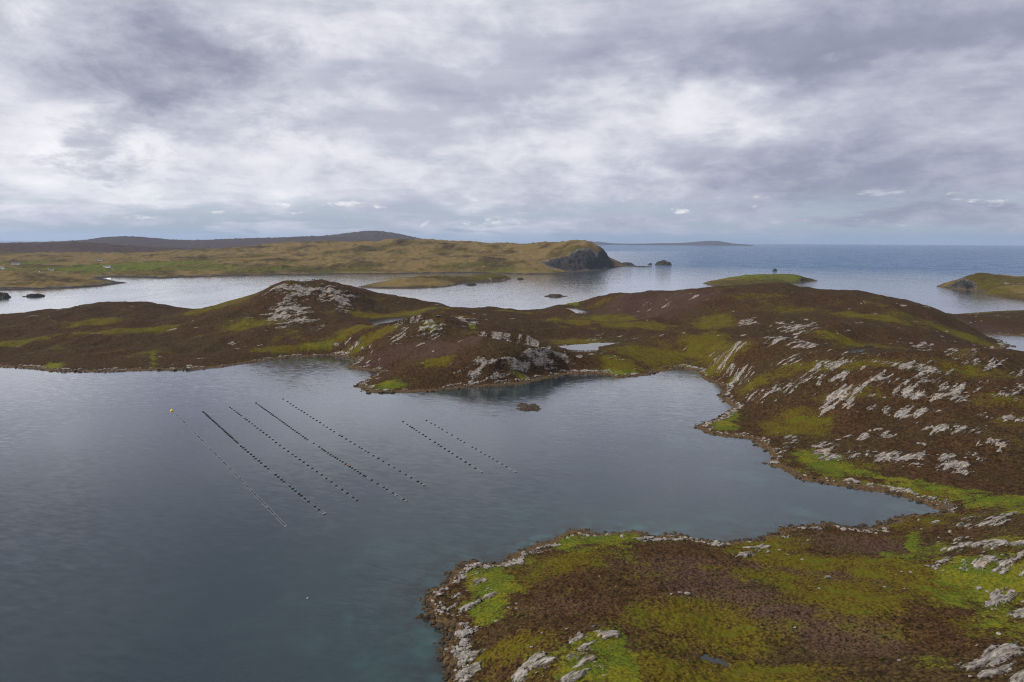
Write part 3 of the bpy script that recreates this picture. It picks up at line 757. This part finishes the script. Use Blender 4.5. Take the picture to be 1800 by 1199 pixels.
# dark moor hills behind the crofts, then the blue hills
def ridge(name, label, sil, dist, depth, az0, az1, **kw):
    base = [at_r(x, 428, dist - depth * .5)[:2] for x, y in sil]
    back = [at_r(x, 428, dist + depth * .6)[:2] for x, y in reversed(sil)]
    c = [tuple(at_r(x, y, dist)) for x, y in sil]
    c += [(*(at_r(x, y, dist - depth * .25)[:2]), max(3, (at_r(x, y, dist)[2]) * .55)) for x, y in sil]
    return far_land(name, label, base + back, c, az0, az1, dist - depth * .8, dist + depth * .8, 420, 110, cw=depth * .12, step=depth * .3, sc=dist * .25, **kw)
ridge('dark_hills', 'low dark purple moor hills beyond the crofts', [(-300, 434), (-120, 431), (0, 431.5), (30, 428.5), (70, 431), (130, 426.5), (170, 430), (220, 434), (270, 437), (330, 440), (420, 442), (520, 440)], 5200, 1900, -48, -10, gold=-.4, olive=.0, purple=.8, bump=2.0)
ridge('blue_hills', 'long blue hills on the left skyline', [(-200, 428), (60, 428), (150, 424), (180, 419.5), (215, 417), (250, 418.5), (275, 421), (330, 425), (380, 423), (440, 420.5), (500, 419), (560, 416.5), (620, 419), (700, 425)], 8500, 2600, -48, -6, gold=-.4, olive=.0, purple=.8, bump=2.5)
ridge('round_hill', 'rounded bluish hill with a paler summit on the skyline', [(520, 424), (560, 417), (600, 412.5), (630, 408.5), (655, 406.5), (680, 409), (710, 414), (740, 421), (775, 427.5)], 9800, 2200, -24, -3, gold=.0, olive=.2, purple=.6, bump=2.5)
ridge('distant_isles', 'low grey blue islands far out on the sea horizon', [(1012, 432), (1035, 426.5), (1050, 425.5), (1075, 429), (1110, 430), (1160, 428.5), (1200, 428), (1235, 425), (1262, 424.5), (1285, 428.5), (1325, 432.5)], 22000, 2600, 3, 22, gold=-.4, olive=.1, purple=.6, bump=3.0)
# islands
isl = [('green islet west of the skerries, long and low, off the golden far shore', [(627, 505), (667, 507), (733, 507), (787, 504), (817, 498.5), (847, 495.5), (897, 491.5), (900, 489), (880, 487.5), (800, 491.5), (733, 493), (690, 496), (650, 500)],
        [(690, 491, 1770), (733, 488, 1830), (800, 487, 1870), (850, 483.5, 1940), (877, 482, 1980), (893, 486, 1985), (760, 497, 1700), (660, 499, 1690)], (-16, 3, 1500, 2350), .45, .35),
       ('bright green islet with dark rock ends off the moor', [(1235, 498), (1263, 505), (1330, 506), (1387, 503), (1398, 498.5), (1438, 494), (1420, 490.5), (1330, 491), (1260, 493.5)],
        [(1260, 493, 1800), (1300, 485.5, 1900), (1333, 484, 1920), (1373, 484.5, 1920), (1400, 487.5, 1900), (1417, 489.5, 1900), (1310, 497, 1760), (1360, 496, 1780)], (13, 27, 1600, 2300), .1, .9),
       ('rocky islet with a green saddle at the edge of the sea', [(1643, 503.5), (1667, 507.5), (1717, 511), (1735, 513), (1720, 517.5), (1767, 525.5), (1800, 528.5), (1900, 530), (1960, 510), (1880, 497), (1773, 498), (1717, 496), (1670, 499)],
        [(1683, 488.5, 1640), (1717, 482.5, 1650), (1750, 485.5, 1640), (1773, 493, 1600), (1800, 495.5, 1560), (1660, 497, 1640), (1750, 505, 1500), (1790, 515, 1420), (1850, 500, 1500)], (29, 45, 1450, 2500), .2, .5)]
for lab, cp, cc, (a0, a1, r0, r1), go, gn in isl:
    far_land('island', lab, [at_z(*p) for p in cp], [tuple(at_d(*c)) for c in cc], a0, a1, r0, r1, 300, 200, gold=go, cw=16, step=40, sc=250., bump=.9, rough=3.5, rocky=.5, hue_green=gn, rock_rng=(.58, .74), sh_z=1.6, minz=3.2, shore_z=3.2)
# skerries: each a thing of its own
def skerry(label, px, py, wpx, hpx, seed, mat, depth=.45, foam=False):
    c = at_z(px, py); dist = math.hypot(*c); dep = math.hypot(dist, CAM_H)
    wd = wpx * dep / F / 2; ht = hpx * dep / F
    n = 64
    gx, gy = np.meshgrid(np.linspace(-1.25, 1.25, n), np.linspace(-1.25, 1.25, n))
    rr = np.sqrt(gx ** 2 + gy ** 2) + fbm(gx + seed * 5, gy, .6, 4, seed, .65) * .75
    rid = 1 - np.abs(fbm(gx * 1.6 + seed * 3, gy * .8, .4, 5, seed + 2, .7)) * 2.1
    hh = (1 - sstep(rr, .15, 1.05)) * (.35 + .75 * rid) * ht - .12 * ht * sstep(rr, .6, 1.2) - .25
    idq = np.arange(n * n).reshape(n, n)
    qd = np.stack([idq[:-1, :-1], idq[:-1, 1:], idq[1:, 1:], idq[1:, :-1]], -1).reshape(-1, 4)
    me = mesh_np('skerry', np.stack([gx * wd, gy * wd * depth, hh], -1).reshape(-1, 3), qd); me.materials.append(mat)
    o = bpy.data.objects.new('skerry', me); COL.objects.link(o)
    o.location = (c[0], c[1], 0); o.rotation_euler.z = -math.atan2(c[0], c[1])
    tag(o, label, 'skerry')
    return o
skerry('weed covered brown skerry awash in the middle of the bay', 928, 716, 48, 4, 1, M_WET, 1.6)
skerry('flat dark skerry in the sound beyond the moor', 977, 521, 42, 4, 2, M_WET, .5)
skerry('dark pointed sea stack off the cliff, largest of the stacks', 1166, 466, 30, 8, 3, M_WET, .6)
skerry('small dark rock between the cliff and the large stack', 1143, 465.5, 8, 3, 4, M_WET)
skerry('low rock ledge at the foot of the sea cliff', 1098, 466.5, 40, 5, 5, M_WET, .5)
skerry('thin reef awash in front of the large stack', 1125, 469, 44, 1.6, 6, M_WET, .3)
skerry('lone small rock in open sea behind the bright green islet', 1362, 476.5, 8, 4, 7, M_WET)
skerry('small rock off the tip of the long green islet', 915, 491, 12, 3, 8, M_WET)
skerry('low rocks below the long green islet', 828, 501, 26, 3, 9, M_WET, .4)
skerry('dark rock with a long tail near the golden point', 60, 521, 26, 4, 10, M_WET, .35)
skerry('dark rocky point in the water at the far left', 2, 523, 26, 7, 11, M_WET, .6)

# ------------------------------------------------------------------ sea
saz = np.radians(np.r_[np.linspace(-180, -60, 24, endpoint=False), np.linspace(-60, 60, 420, endpoint=False), np.linspace(60, 180, 25)])
sr = np.exp(np.linspace(math.log(8), math.log(42000), 620))
A, R = np.meshgrid(saz, sr); sx, sy = np.sin(A) * R, np.cos(A) * R
ds = np.full(sx.shape, 1e4); m = (R > 90) & (R < 1500) & (np.abs(A) < 1.15)
ds[m] = -sdf(sx[m], sy[m], coast)
bay = (1 - sstep(R, 480, 560))
shal = np.exp(-np.maximum(ds, 0) / 22.0) * bay * (ds < 200)
inner = sstep(sx, -60, 120) * bay * .16
shal = np.clip(np.maximum(shal, inner * (ds < 400)), 0, 1)
wbed = np.exp(-np.maximum(ds, 0) / 9.0) * (ds < 100) * .9
expo = sstep(R, 1500, 3400) * sstep(A, .0, .28)
expo = np.maximum(expo, sstep(R, 4500, 9000))
# water lying calm in the lee of the land, its reflection boosted by an added coat; the near water is ruffled by the wind
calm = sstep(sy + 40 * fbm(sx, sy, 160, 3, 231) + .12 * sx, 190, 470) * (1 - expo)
idx = np.arange(sx.size).reshape(sx.shape)
q = np.stack([idx[:-1, :-1], idx[:-1, 1:], idx[1:, 1:], idx[1:, :-1]], -1).reshape(-1, 4)
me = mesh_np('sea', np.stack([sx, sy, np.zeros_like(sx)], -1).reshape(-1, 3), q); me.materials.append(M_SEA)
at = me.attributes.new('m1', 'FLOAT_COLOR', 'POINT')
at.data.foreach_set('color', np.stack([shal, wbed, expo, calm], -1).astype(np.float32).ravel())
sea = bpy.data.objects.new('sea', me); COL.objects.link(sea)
tag(sea, 'grey blue sea and sheltered bay with fine ripples', kind='structure')

# ------------------------------------------------------------------ mussel longlines
M_FLOAT = plain('float_black', (.018, .02, .024), .45, .2, 2.0)
M_PALE = plain('float_grey', (.22, .23, .24), .5, .2, 2.0)
M_ORANGE = plain('float_orange', (.45, .16, .05), .5, .2)
M_ROPE = plain('rope', (.30, .32, .33), .8, .2)
M_YEL = plain('buoy_yellow', (.75, .50, .03), .45, .1)
def lathe(prof, seg=12, axis='X'):
    vs, fs = [], []
    for (a, r) in prof:
        for k in range(seg):
            th = 2 * math.pi * k / seg
            p = (a, r * math.cos(th), r * math.sin(th))
            vs.append(p if axis == 'X' else (p[1], p[2], p[0]))
    n = len(prof)
    for i in range(n - 1):
        for k in range(seg):
            k2 = (k + 1) % seg
            fs.append((i * seg + k, i * seg + k2, (i + 1) * seg + k2, (i + 1) * seg + k))
    fs.append(tuple(range(seg))[::-1]); fs.append(tuple((n - 1) * seg + k for k in range(seg)))
    return vs, fs
def mk(name, vs, fs, mat, smooth=True):
    me = bpy.data.meshes.new(name); me.from_pydata(vs, [], fs); me.materials.append(mat)
    me.polygons.foreach_set('use_smooth', [smooth] * len(fs)); me.update()
    return me
barrel = [(-.80, .10), (-.78, .30), (-.66, .42), (-.40, .46), (-.38, .43), (-.05, .46), (.05, .46), (.38, .43), (.40, .46), (.66, .42), (.78, .30), (.80, .10)]
FM = {}
for nm, mt in (('b', M_FLOAT), ('p', M_PALE), ('o', M_ORANGE)):
    v, f = lathe(barrel); FM[nm] = mk('float', v, f, mt)
def tube_line(pts, r, sides=4):
    vs, fs = [], []
    pts = [Vector(p) for p in pts]
    for i, p in enumerate(pts):
        tdir = (pts[min(i + 1, len(pts) - 1)] - pts[max(i - 1, 0)]).normalized()
        n = tdir.cross(Vector((0, 0, 1))).normalized(); b_ = n.cross(tdir)
        for k in range(sides):
            th = 2 * math.pi * k / sides
            vs.append(tuple(p + n * math.cos(th) * r + b_ * math.sin(th) * r))
    for i in range(len(pts) - 1):
        for k in range(sides):
            fs.append((i * sides + k, i * sides + (k + 1) % sides, (i + 1) * sides + (k + 1) % sides, (i + 1) * sides + k))
    return vs, fs
def longline(label, pix, pale=(), orange=(), size=1.0, sink=.08, group='mussel farm longlines in the bay'):
    pos = [at_z(*p) for p in pix]
    base = pos[0]
    root = bpy.data.objects.new('mussel_longline', None); COL.objects.link(root); root.location = (base[0], base[1], 0)
    tag(root, label, 'mussel line', group)
    dirv = pos[-1] - pos[0]; dirv = dirv / np.linalg.norm(dirv); perp = np.array([-dirv[1], dirv[0]])
    a = math.atan2(perp[1], perp[0])
    for i, p in enumerate(pos):
        mt = 'p' if (i in pale or i - len(pos) in pale) else ('o' if i in orange else 'b')
        o = bpy.data.objects.new('float', FM[mt]); COL.objects.link(o); o.parent = root
        o.location = (p[0] - base[0], p[1] - base[1], sink + random.uniform(-.06, .05)); o.rotation_euler = (random.uniform(-.2, .2), 0, a + random.uniform(-.15, .15))
        k = .76 * size * random.uniform(.92, 1.08); o.scale = (k, k, k)
    for sg in (-1, 1):
        pts = []
        for i, p in enumerate(pos):
            w = p + perp * sg * .62 * size - base
            pts.append((w[0], w[1], .06))
            if i < len(pos) - 1:
                mid = (p + pos[i + 1]) / 2 + perp * sg * (.62 * size + random.uniform(-.15, .15)) - base
                pts.append((mid[0], mid[1], -.01))
        v, f = tube_line(pts, .03)
        o = bpy.data.objects.new('rope', mk('rope', v, f, M_ROPE)); COL.objects.link(o); o.parent = root
    return root
def crop(lst, ox, oy, s): return [(ox + a / s, oy + b / s) for a, b in lst]
def lerp_px(a, b, n, pw=1.0):          # evenly spaced on the water between two pixels
    A_, B_ = at_z(*a), at_z(*b); o = []
    for i in range(n):
        p = A_ + (B_ - A_) * (i / (n - 1)); o.append(p)
    return o
def to_px(p):
    v = np.array([p[0], p[1], -CAM_H]); z = v @ _f
    return (900 + F * (v @ _r) / z, 599.5 - F * (v @ _u) / z)
# line 1: threes of small pale floats
A_, B_ = at_z(310, 728), at_z(491, 913)
L_ = np.linalg.norm(B_ - A_); l1 = [A_ - (B_ - A_) / L_ * 3]
ng = 21
for g_ in range(ng):
    for j in range(3): l1.append(A_ + (B_ - A_) / L_ * (L_ * (g_ + .1) / ng + j * 2.3))
l1.append(at_z(502, 925))
longline('longline of small low floats set in threes, next to the yellow buoy', [to_px(p) for p in l1], pale=(-1, -3, -6), size=.82, sink=-.12)
l2 = [to_px(p) for p in lerp_px((357, 724), (418, 779), 27)] + crop([(1290, 850), (1325, 875), (1360, 905), (1400, 940), (1450, 978), (1490, 1015), (1525, 1048), (1575, 1080)], 280, 690, 9)
l2 += crop([(250, 55), (295, 88), (332, 120), (395, 172), (438, 208), (548, 297), (590, 332), (638, 373), (675, 402), (763, 472), (805, 508), (848, 542), (902, 585), (935, 612), (988, 655), (1043, 702), (1138, 775), (1200, 825), (1290, 885)], 420, 800, 8.565)
longline('longline packed tightest with black floats, ending in a single pale float', l2, pale=(-1,), size=1.12)
l3 = crop([(1118, 235), (1145, 257), (1185, 285), (1220, 310), (1245, 328), (1268, 345), (1298, 370), (1350, 410), (1380, 432), (1420, 463), (1465, 497), (1508, 530), (1550, 565), (1600, 598), (1645, 633), (1695, 670), (1745, 708), (1795, 748)], 280, 690, 9)
l3 += [to_px(p) for p in lerp_px((485, 778), (514, 799), 5)]
l3 += crop([(853, 25), (913, 67), (972, 107), (1037, 155), (1103, 202), (1170, 250), (1242, 300)], 420, 800, 8.565) + crop([(40, 760), (107, 810), (178, 858), (247, 910), (328, 967), (402, 1018), (483, 1077), (540, 1118)], 560, 740, 8)
longline('longline of evenly spaced single black floats between two crowded lines', l3)
l4 = [to_px(p) for p in lerp_px((450, 708.5), (540, 773), 30)]
l4 += crop([(775, 307), (800, 322)], 250, 660, 2.571) + crop([(10, 368), (45, 395), (72, 412), (95, 427), (130, 450), (165, 475), (200, 495), (232, 515), (262, 533), (300, 557), (335, 578), (380, 608), (405, 625), (437, 645), (470, 663), (507, 687), (548, 713), (583, 737), (632, 768), (655, 780), (745, 832), (828, 885), (912, 937), (957, 963), (1040, 1015), (1095, 1045), (1195, 1103), (1232, 1122)], 560, 740, 8)
longline('crowded longline with one orange float and twin ropes showing at its end', l4, pale=(-1, -3), orange=(44,))
l5 = crop([(637, 107), (657, 118), (670, 128), (682, 136), (695, 145), (707, 153), (720, 160), (732, 168), (745, 177), (760, 187), (773, 195), (788, 204), (803, 213)], 250, 660, 2.571)
l5 += crop([(70, 58), (118, 88), (167, 120), (217, 152), (295, 202), (328, 217), (385, 255), (445, 293), (507, 328), (572, 367), (605, 388), (660, 423), (698, 445), (768, 490), (838, 525), (908, 570), (985, 617), (1060, 658), (1140, 707), (1223, 757), (1300, 800), (1393, 853), (1442, 880), (1483, 903)], 560, 740, 8)
longline('longline of spaced black floats pointing at the green tipped promontory', l5, pale=(-1,))
l6 = crop([(145, 165), (202, 205), (240, 230), (267, 247), (295, 265), (327, 288), (367, 312), (418, 345), (455, 370), (515, 410), (580, 452), (630, 482), (665, 507), (717, 540), (772, 575), (822, 605), (887, 652), (937, 680), (1002, 723), (1060, 758), (1137, 808), (1227, 860)], 690, 720, 7.826)
longline('short longline of the separate pair, with the larger floats', l6, pale=(-1,), size=1.05)
l7 = crop([(468, 150), (532, 187), (582, 212), (640, 250), (682, 272), (747, 313), (818, 350), (897, 402), (938, 425), (987, 453), (1098, 518), (1147, 543), (1215, 585), (1273, 620), (1330, 650), (1380, 680), (1437, 713), (1507, 752), (1567, 788), (1633, 827), (1700, 858)], 690, 720, 7.826)
longline('short longline of the separate pair, on the side of the weedy skerry', l7, pale=(-1, -2), size=.92)
far_rows = [((788, 527.5), (900, 535), 'far longline beyond the moor, row nearest the long green islet'), ((771, 529.8), (891, 537.3), 'far longline beyond the moor, middle of three rows'), ((801, 534), (881, 539.5), 'far longline beyond the moor, shortest of three rows')]
for a, b, lab in far_rows:
    longline(lab, [to_px(p) for p in lerp_px(a, b, 22)], size=1.0, group='longlines beyond the moor')
def far_line(a, b, lab):
    A_, B_ = at_z(*a), at_z(*b); n = 26
    vs, fs = [], []
    dirv = (B_ - A_) / np.linalg.norm(B_ - A_); an = math.atan2(dirv[0], -dirv[1])
    for i in range(n):
        p = (B_ - A_) * i / (n - 1)
        v, f = lathe(barrel, 6); o = len(vs)
        ca, sa = math.cos(an), math.sin(an)
        vs += [(p[0] + 1.1 * (x * ca - y * sa), p[1] + 1.1 * (x * sa + y * ca), z * 1.1 + .15) for x, y, z in v]; fs += [tuple(k + o for k in q) for q in f]
    o = len(vs); v, f = tube_line([(0, 0, .12), tuple([*((B_ - A_) * .5), .12]), tuple([*(B_ - A_), .12])], .12)
    vs += v; fs += [tuple(k + o for k in q) for q in f]
    ob = bpy.data.objects.new('mussel_longline', mk('mussel_longline', vs, fs, M_FLOAT)); COL.objects.link(ob); ob.location = (A_[0], A_[1], 0)
    tag(ob, lab, 'mussel line', 'longlines around the workboat')
for k, (a, b) in enumerate([((521.7, 494.2), (527.5, 490.8)), ((530.8, 495.8), (541.7, 491.2)), ((543.3, 496.7), (550, 492.9)), ((557.9, 496.7), (567.5, 490.8)), ((572.5, 495.4), (579.2, 491.7)), ((582.5, 497.9), (592.5, 491.7))]):
    far_line(a, b, 'thin dark distant longline behind the crag with the workboat at its end' if k == 2 else 'thin dark distant longline on silver water behind the crag, away from the workboat')
# yellow marker buoy
p = at_z(302, 722.5)
root = bpy.data.objects.new('marker_buoy', None); COL.objects.link(root); root.location = (p[0], p[1], 0)
tag(root, 'yellow round marker buoy at the head of the longlines', 'buoy')
v, f = lathe([(-.6, .1), (-.55, .6), (-.2, .95), (.2, 1.0), (.6, .85), (.95, .45), (1.05, .15)], 16, 'Z')
o = bpy.data.objects.new('body', mk('body', v, f, M_YEL)); COL.objects.link(o); o.parent = root
v, f = lathe([(1.0, .12), (1.5, .10), (1.55, .22), (1.75, .22), (1.8, .05)], 10, 'Z')
o = bpy.data.objects.new('top_mark', mk('top_mark', v, f, M_YEL)); COL.objects.link(o); o.parent = root
# workboat
M_HULL = plain('hull_paint', (.06, .09, .16), .4, .1); M_WHITE = plain('white_paint', (.75, .75, .74), .5, .06); M_GLASS = plain('dark_glass', (.02, .025, .03), .1, .1)
p = at_z(550.4, 491.6)
root = bpy.data.objects.new('workboat', None); COL.objects.link(root); root.location = (p[0], p[1], 0); root.rotation_euler.z = .5
tag(root, 'small dark workboat tending the distant mussel lines', 'boat')
hv = []
st = [(-5, 1.7, 1.0), (-2, 1.9, 1.0), (2, 1.8, 1.2), (4, 1.1, 1.5), (5.3, .05, 1.8)]
for x, w, h in st: hv += [(x, -w, h), (x, -w * .75, -.4), (x, w * .75, -.4), (x, w, h)]
hf = []
for i in range(4):
    for k in range(3): hf.append((i * 4 + k, (i + 1) * 4 + k, (i + 1) * 4 + k + 1, i * 4 + k + 1))
    hf.append((i * 4 + 3, (i + 1) * 4 + 3, (i + 1) * 4, i * 4))
hf += [(0, 1, 2, 3)[::-1], (16, 17, 18, 19)]
o = bpy.data.objects.new('hull', mk('hull', hv, hf, M_HULL, False)); COL.objects.link(o); o.parent = root
def box(x0, x1, y0, y1, z0, z1):
    v = [(x, y, z) for x in (x0, x1) for y in (y0, y1) for z in (z0, z1)]
    return v, [(0, 1, 3, 2), (4, 6, 7, 5), (0, 4, 5, 1), (2, 3, 7, 6), (0, 2, 6, 4), (1, 5, 7, 3)]
def part(name, geo, mat, parent, smooth=False):
    o = bpy.data.objects.new(name, mk(name, geo[0], geo[1], mat, smooth)); COL.objects.link(o); o.parent = parent
    return o
wh = part('wheelhouse', box(.4, 2.8, -1.2, 1.2, 1.0, 3.6), M_WHITE, root)
part('window', box(.7, 2.82, -1.22, 1.22, 2.5, 3.1), M_GLASS, wh)
part('mast', box(.3, .5, -.1, .1, 1.0, 6.2), M_WHITE, root)
part('crane', box(-3.4, -3.0, -.2, .2, 1.0, 4.6), M_FLOAT, root)
# gull resting on the water
p = at_z(540, 1052)
bm = bmesh.new(); bmesh.ops.create_icosphere(bm, subdivisions=3, radius=1.0)
for v in bm.verts:
    x, y, z = v.co
    hd = max(0, x - .55) * 1.0
    v.co = Vector((x * .34, y * .13 * (1 - .35 * abs(x)), z * .12 + .10 + (hd * .35 if z > 0 else hd * .25) + (.05 * max(0, -x - .6))))
me = bpy.data.meshes.new('gull'); bm.to_mesh(me); bm.free(); me.materials.append(M_WHITE)
o = bpy.data.objects.new('gull', me); COL.objects.link(o); o.location = (p[0], p[1], 0); o.rotation_euler.z = .6
tag(o, 'white gull resting on dark open water', 'bird')

# ------------------------------------------------------------------ croft houses
M_ROOF = plain('slate_roof', (.035, .036, .042), .7, .2); M_HARL = plain('white_harling', (.78, .77, .74), .8, .05); M_DOOR = plain('door_paint', (.10, .04, .03), .5, .1)
def house(label, px, py, L, Wd, Hh, rot, roof=M_ROOF, chim=True):
    c = FARL.hit(px, py)
    if c is None: return
    root = bpy.data.objects.new('croft_house', None); COL.objects.link(root)
    root.location = (c[0], c[1], FARL.height(c[0], c[1]) - .3); root.rotation_euler.z = rot
    tag(root, label, 'house', 'white croft houses on the far shore')
    l, w = L / 2, Wd / 2; rg = Hh + Wd * .42
    v = [(-l, -w, -1), (l, -w, -1), (l, w, -1), (-l, w, -1), (-l, -w, Hh), (l, -w, Hh), (l, w, Hh), (-l, w, Hh), (-l, 0, rg), (l, 0, rg)]
    part('wall', (v, [(0, 1, 5, 4), (2, 3, 7, 6), (1, 2, 6, 9, 5), (3, 0, 4, 8, 7)]), M_HARL, root)
    e = .35; k = .2
    v = [(-l - e, -w - e, Hh - .15), (l + e, -w - e, Hh - .15), (l + e, 0, rg + .1), (-l - e, 0, rg + .1), (-l - e, w + e, Hh - .15), (l + e, w + e, Hh - .15)]
    v += [(x, y, z + k) for x, y, z in v]
    r = part('roof', (v, [(0, 1, 2, 3), (3, 2, 5, 4), (6, 9, 8, 7), (9, 10, 11, 8), (0, 6, 7, 1), (4, 5, 11, 10), (0, 3, 9, 6), (3, 4, 10, 9), (1, 7, 8, 2), (2, 8, 11, 5)]), roof, root)
    if chim:
        for s_ in (-1, 1): part('chimney', box(s_ * (l - .5) - .4, s_ * (l - .5) + .4, -.4, .4, rg - .4, rg + 1.0), M_HARL, r)
    part('door', box(-.5, .5, -w - .06, -w + .1, 0, 2.1), M_DOOR, root)
    for x in (-l * .6, l * .6): part('window', box(x - .6, x + .6, -w - .06, -w + .1, 1.0, 2.3), M_GLASS, root)
house('white croft with dark outbuildings beside it on the green slope', 90, 475.5, 14, 7, 3.2, .2)
house('long white house in front of the dark burn bank', 188, 470.5, 22, 8, 4.5, -.1)
house('low white byre next to the long white house', 196, 471, 10, 6, 2.6, .5, chim=False)
house('pale long house on the golden hill edge above the fields', 27, 465, 24, 8, 3.5, .1)
house('white cottage at the far left of the fields', 4, 472.5, 12, 7, 3.2, -.2)
house('small white shed on the track below the croft', 72, 478.5, 7, 5, 2.6, .8, chim=False)
house('tiny white house alone under the dark moor', 176, 458.3, 16, 8, 3.5, .1)
house('white boat shed by the tip of the golden point', 192, 490.6, 10, 6, 3.0, .1, M_HARL, False)

# ------------------------------------------------------------------ haze
v, f = box(-45000, 45000, -45000, 45000, -6, 420)
me = bpy.data.meshes.new('haze'); me.from_pydata(v, [], f)
bm = bmesh.new(); bm.from_mesh(me); bmesh.ops.recalc_face_normals(bm, faces=bm.faces); bm.to_mesh(me); bm.free()
hm = bpy.data.materials.new('haze_air'); hm.use_nodes = True
for n in list(hm.node_tree.nodes):
    if n.type == 'BSDF_PRINCIPLED': hm.node_tree.nodes.remove(n)
pv = hm.node_tree.nodes.new('ShaderNodeVolumePrincipled')
pv.inputs['Color'].default_value = (.56, .73, 1.0, 1); pv.inputs['Density'].default_value = 2.5e-5; pv.inputs['Anisotropy'].default_value = .2
hm.node_tree.links.new(pv.outputs[0], hm.node_tree.nodes['Material Output'].inputs['Volume'])
me.materials.append(hm)
hz = bpy.data.objects.new('haze', me); COL.objects.link(hz); hz['kind'] = 'stuff'; hz['label'] = 'thin blue sea haze in the distant air'
